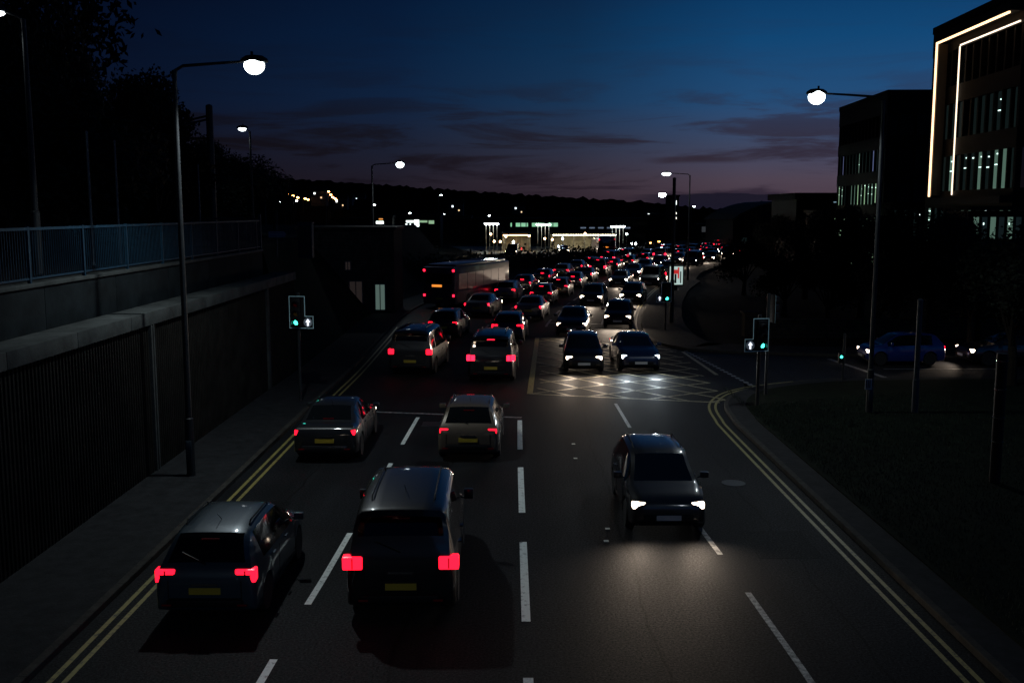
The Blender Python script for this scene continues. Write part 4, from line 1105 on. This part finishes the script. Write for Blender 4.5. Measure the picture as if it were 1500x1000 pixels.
canopy('long bus station canopy edged with small lights in the distance', AT(808, 340, Yb)[0], AT(905, 340, Yb)[0], Yb, 2.75, 26, cw)
canopy('shorter bus station canopy with warm lights, left of the long one', AT(735, 340, Yb - 8)[0], AT(778, 340, Yb - 8)[0], Yb - 8, 2.9, 14, ca)
m = MB(); m.prism([(AT(700, 360, 166)[0], 160), (AT(800, 360, 166)[0], 158), (AT(925, 360, 166)[0], 172), (30, 196), (-12, 196)], -.02, .06); struct(m.obj('station_forecourt', mat('forecourt', (.13, .13, .12), .7, noise=(.6, .3))))
def mastcluster(label, xp, yp, Yd, nl):
    x, _, z = AT(xp, yp, Yd)
    t = thing('floodlight_mast', label, 'floodlight', (x, Yd, 0), 0, 'white floodlight masts at the bus station')
    for i in range(nl):
        xx = (i - (nl - 1) / 2) * .62
        m = MB(); m.tube([(xx, 0, 0), (xx, 0, z)], .045, 8); m.obj('column', mat('pale_column', (.22, .22, .20), .5), t)
        m = MB(); m.lathe([(.02, .12), (.26, .08), (.28, 0), (.2, -.14), (.02, -.18)], 12, (xx, -.1, z)); m.obj('lamp', lamp_far if i != 1 else emit('white_warm_lamp', (1, .93, .8), 40), t)
    light('flood_glow', 'POINT', (0, -.7, z - .6), 70, (.95, 1.0, .95), t, shadow_soft_size=.3)
mastcluster('cluster of white floodlights at the left end of the bus station', 720, 328, 168, 4)
mastcluster('cluster of white floodlights in the middle of the bus station', 796, 329, 168, 4)
mastcluster('cluster of white floodlights at the right end of the bus station', 905, 332, 172, 4)
bk = thing('station_building', 'long dark building with a greenish window strip behind the bus station', 'building', (AT(700, 330, 215)[0], 215, 0))
m = MB(); m.box(0, 36, 0, 10, 0, 5.0); m.obj('wall', cladm, bk)
m = MB(); m.box(-.3, 36.3, -.3, 10.3, 5.02, 5.4); m.obj('roof', roofm, bk)
for i in range(9):
    x = 7 + i * 1.15; m = MB(); m.box(x, x + (.95 if i % 3 else .3), -.06, -.01, 3.6, 4.4); m.obj('window', emit('green_strip', (.45, 1.0, .62), .55), bk)
for i in range(6):
    x = 22 + i * 1.9; m = MB(); m.box(x, x + 1.2, -.06, -.01, 3.2, 3.5); m.obj('window', emit('blue_strip', (.45, .6, .9), .18), bk)
def farbuild(label, xa, xb, yt, Yd, wins, depth=8, cat='building', name='far_building'):
    x0 = AT(xa, 330, Yd)[0]; x1 = AT(xb, 330, Yd)[0]; z = AT(xa, yt, Yd)[2]
    t = thing(name, label, cat, (x0, Yd, 0)); m = MB(); m.box(0, x1 - x0, 0, depth, -2, z); m.obj('wall', cladm, t)
    m = MB(); m.box(-.2, x1 - x0 + .2, -.2, depth + .2, z + .02, z + .35); m.obj('roof', roofm, t)
    for (wa, wb, wt, wbm, mm) in wins:
        a = AT(wa, wt, Yd); b = AT(wb, wbm, Yd); m = MB(); m.box(a[0] - x0, b[0] - x0, -.08, -.01, b[2], a[2]); m.obj('window', mm, t)
    return t
farbuild('far shop building with a bright white lit front left of the bus station', 584, 645, 316, 190, [(595, 606, 323, 326, coldwin), (607, 614, 322, 332, coldwin), (615, 626, 323, 326, win_grn), (628, 636, 323, 328, win_grn), (594, 597, 328, 334, coldwin), (600, 602, 328, 334, coldwin)])
farbuild('far low building with one warm lit canopy above the stone building', 540, 575, 318, 185, [(551, 562, 324, 328, coldwin), (555, 561, 320, 322, emit('amber_dim', (1, .4, .1), .8))])
farbuild('slim tower with three stacked lights beside the far lamp column', 982, 994, 288, 230, [(985, 991, 294, 300, coldwin), (985, 991, 311, 314, emit('tower_win', (1, .95, .8), 1.6)), (985, 991, 318, 321, MATS['tower_win'])], cat='tower', name='slim_tower')
farbuild('far pale-fronted low building right of the queue of cars', 1022, 1058, 330, 240, [(1028, 1048, 332, 340, emit('pale_dim', (.5, .55, .6), .05)), (1060 - 6, 1057, 333, 336, win_mid)])
farbuild('dark far block with a column of lit stair windows', 1078, 1104, 305, 250, [(1081, 1084, 313, 317, coldwin), (1081, 1084, 321, 323, win_grn), (1081, 1084, 327, 330, win_grn), (1096, 1098, 310, 312, warmwin), (1100, 1102, 322, 324, win_blu)])
farbuild('dark far block with scattered amber windows behind the arched hall', 1110, 1150, 318, 260, [(1112, 1114, 311 + 12, 325, coldwin), (1125, 1127, 326, 328, warmwin), (1140, 1143, 330, 332, win_blu)])
# headlights of vehicles leaving the bus station
def bright(label, kind, colour, xp, yp, Yd, rz, grp='vehicles at the bus station'):
    x = AT(xp, yp, Yd)[0]
    return car(kind, colour, x, Yd, rz, label, grp, onc=True)
bright('dark car with dazzling warm headlights leaving the bus station', 'saloon', 'black', 826, 360, 160, R(3))
bright('dark people carrier waiting under the left bus station canopy with headlights on', 'van', 'dark grey', 748, 358, 152, R(10))
make_bus('bus', 'dark bus parked at the right end of the bus station canopy with amber displays', (AT(889, 360, 147)[0], 147, 0), R(-2), 9)
wm = emit('warm_station_lamp', (1.0, .62, .30), 26); bl = emit('blue_white_lamp', (.6, .75, 1.0), 30)
for i, (x, y, Yd, mm, w_) in enumerate([(719, 343, 166, wm, 'amber'), (724, 353.5, 160, wm, 'amber'), (733, 354, 160, wm, 'amber'), (741, 346.5, 168, wm, 'amber'), (752, 354, 158, lamp_far, 'white'), (762, 343, 171, wm, 'amber'), (775, 345.5, 166, wm, 'amber'),
        (798, 349.5, 163, wm, 'amber'), (809, 351, 163, wm, 'amber'), (818.5, 361, 156, bl, 'bluish'), (824, 349.5, 163, bl, 'bluish'), (857, 342, 174, wm, 'amber'), (872, 355, 160, lamp_far, 'white'), (918, 343, 178, lamp_far, 'white'), (925, 357, 170, lamp_far, 'white'), (931, 357, 170, lamp_far, 'white')]):
    x_, _, z_ = AT(x, y, Yd)
    t = thing('station_lamp', '%s low lamp post at the bus station, %s lamp post from the left' % (w_, NUM[i]), 'lamp post', (x_, Yd, 0), 0, 'low lamp posts at the bus station')
    m = MB(); m.tube([(0, .1, 0), (0, .1, z_)], .04, 6); m.obj('post', polem, t)
    m = MB(); m.lathe([(.02, .16), (.13, .10), (.16, 0), (.13, -.10), (.02, -.16)], 10, (0, -.05, z_)); m.obj('lamp', mm, t)
# hedge between road and station
hd = D.objects.new('hedge', None); COL.objects.link(hd); tag(hd, 'dark clipped hedge between the bus station and the queue of cars', 'hedge')
m = MB(); rr = random.Random(9)
hp = [(-11, 98), (-6, 108), (0, 119), (7, 132), (15, 146), (25, 164)]
hpp = crom(hp, 6)
for i in range(9000):
    j = rr.randrange(len(hpp) - 1); t = rr.random(); a = hpp[j]; b = hpp[j + 1]
    p = Vector((a[0] + (b[0] - a[0]) * t + rr.gauss(0, .5), a[1] + (b[1] - a[1]) * t + rr.gauss(0, .5), abs(rr.gauss(0, .75)) * 1.1)); 
    u = Vector((rr.gauss(0, 1), rr.gauss(0, 1), rr.gauss(0, 1))).normalized(); v = u.orthogonal(); s = .2
    m.add([p - u * s, p + v * s * .6, p + u * s, p - v * s * .6], [(0, 1, 2, 3)])
m.obj('foliage', leafm, hd)
m = MB(); ribbon(m, hp, .8, .9); m.obj('core', bark, hd)

# ------------------------------------------------------------------ far lamps and houses on the hill
def far_lamp(xp, yp, Yd, mm, i, col, where):
    x, _, z = AT(xp, yp, Yd)
    t = thing('distant_street_lamp', '%s distant street lamp, %s %s' % (col, NUM[i], where), 'street lamp', (x, Yd, z - 8), 0, '%s street lamps in the distance' % col)
    m = MB(); m.tube([(0, 0, -3), (0, 0, 8)], .09, 6); m.tube([(0, 0, 8), (.8, 0, 8.2)], .06, 5); m.obj('column', galv if i == 0 else polem, t)
    r_ = .0011 * Yd; m = MB(); m.lathe([(.02, r_ * .5), (r_, r_ * .2), (r_, -r_ * .2), (.02, -r_ * .6)], 10, (.9, 0, 8.15)); m.obj('lantern', mm, t)
for i, (x, y) in enumerate([(388, 276), (404, 280.5), (417, 285), (426, 287.5), (433, 290), (444, 291.5), (448.5, 293)]):
    far_lamp(x, y, 250 + 35 * i, sodium, i, 'orange', 'from the left in the sloping row')
for i, (x, y) in enumerate([(477.5, 281.5), (481, 286), (484, 289.5), (487.5, 291.5), (490, 293.5)]):
    far_lamp(x, y, 330 + 30 * i, sodium, i, 'amber', 'down the hill in the short steep row')
wl = emit('small_white_lamp', (.9, 1.0, 1.0), 22)
for i, (x, y) in enumerate([(406, 297), (430, 295), (544, 301), (596, 313), (618, 315), (632, 316), (646, 314.5), (713, 316.5), (642.5, 286.5), (1013, 303), (1040, 322), (1045, 325.5)]):
    far_lamp(x, y, 270 + 12 * i, wl, i, 'white', 'from the left among the scattered hill lights')
for i, (x, y) in enumerate([(945, 357), (957.5, 355)]):
    far_lamp(x, y, 172, emit('amber_beacon', (1, .40, .08), 24), i, 'yellow', 'of the low pair left of the queue')
for i, (x, y) in enumerate([(1065, 324), (1117, 323), (1098, 312), (1165, 318), (1182, 341)]):
    far_lamp(x, y, 235 + 3 * i, wl, i, 'cold', 'from the left between the road and the offices')
# house prototype
def house(P, xp, yp, Yd, s, i):
    if P is None:
        P = D.objects.new('house', None); COL.objects.link(P)
        m = MB(); m.box(-4, 4, 0, 7, -3, 4.8); m.obj('wall', mat('house_wall', (.03, .028, .026), .9), P)
        m = MB(); m.add([(-4.3, -.3, 4.8), (4.3, -.3, 4.8), (4.3, 7.3, 4.8), (-4.3, 7.3, 4.8), (-4.3, 3.5, 7.2), (4.3, 3.5, 7.2)], [(0, 1, 5, 4), (2, 3, 4, 5), (0, 4, 3), (1, 2, 5)]); r = m.obj('roof', roofm, P)
        m = MB(); m.box(2.4, 3.2, 3, 3.8, 6, 8); m.obj('chimney', roofm, r)
        m = MB(); m.box(-2.4, -1.4, -.06, -.01, 3.0, 4.0); m.obj('window', emit('house_win_cold', (.8, .95, 1.0), 2.2), P)
        m = MB(); m.box(1.2, 2.0, -.06, -.01, .9, 1.7); m.obj('window', emit('house_win_warm', (1.0, .7, .4), 1.2), P)
        r = P
    else: r = copy_tree(P)
    x, _, z = AT(xp, yp, Yd); r.location = (x, Yd, z - 3.5); r.scale = (s, s, s)
    tag(r, 'small dark house with lit windows on the far hillside, %s from the left' % NUM[i], 'house', 'houses on the far hill'); return P
P = None
for i, (x, y) in enumerate([(466, 281), (498, 293), (506, 292), (508.5, 290), (526, 289.5), (668, 300), (760, 303), (838, 316), (845, 312), (872, 311), (955, 312), (960, 330), (1000, 319), (1065, 314), (1110, 304)]):
    P = house(P, x, y, 430 + (i * 37) % 170, .8, i)
# long low roofs along the foot of the hill, mostly dark
dk = None
for i, (xa, xb, yt, Yd) in enumerate([(640, 690, 318, 240), (655, 712, 322, 225), (930, 978, 316, 250), (1150, 1182, 306, 240), (500, 545, 322, 200)]):
    farbuild('unlit low building at the foot of the hill, %s unlit one from the left' % NUM[[2, 1, 3, 4, 0].index(i) if False else {4: 0, 0: 1, 1: 2, 2: 3, 3: 4}[i]], xa, xb, yt, Yd, [])
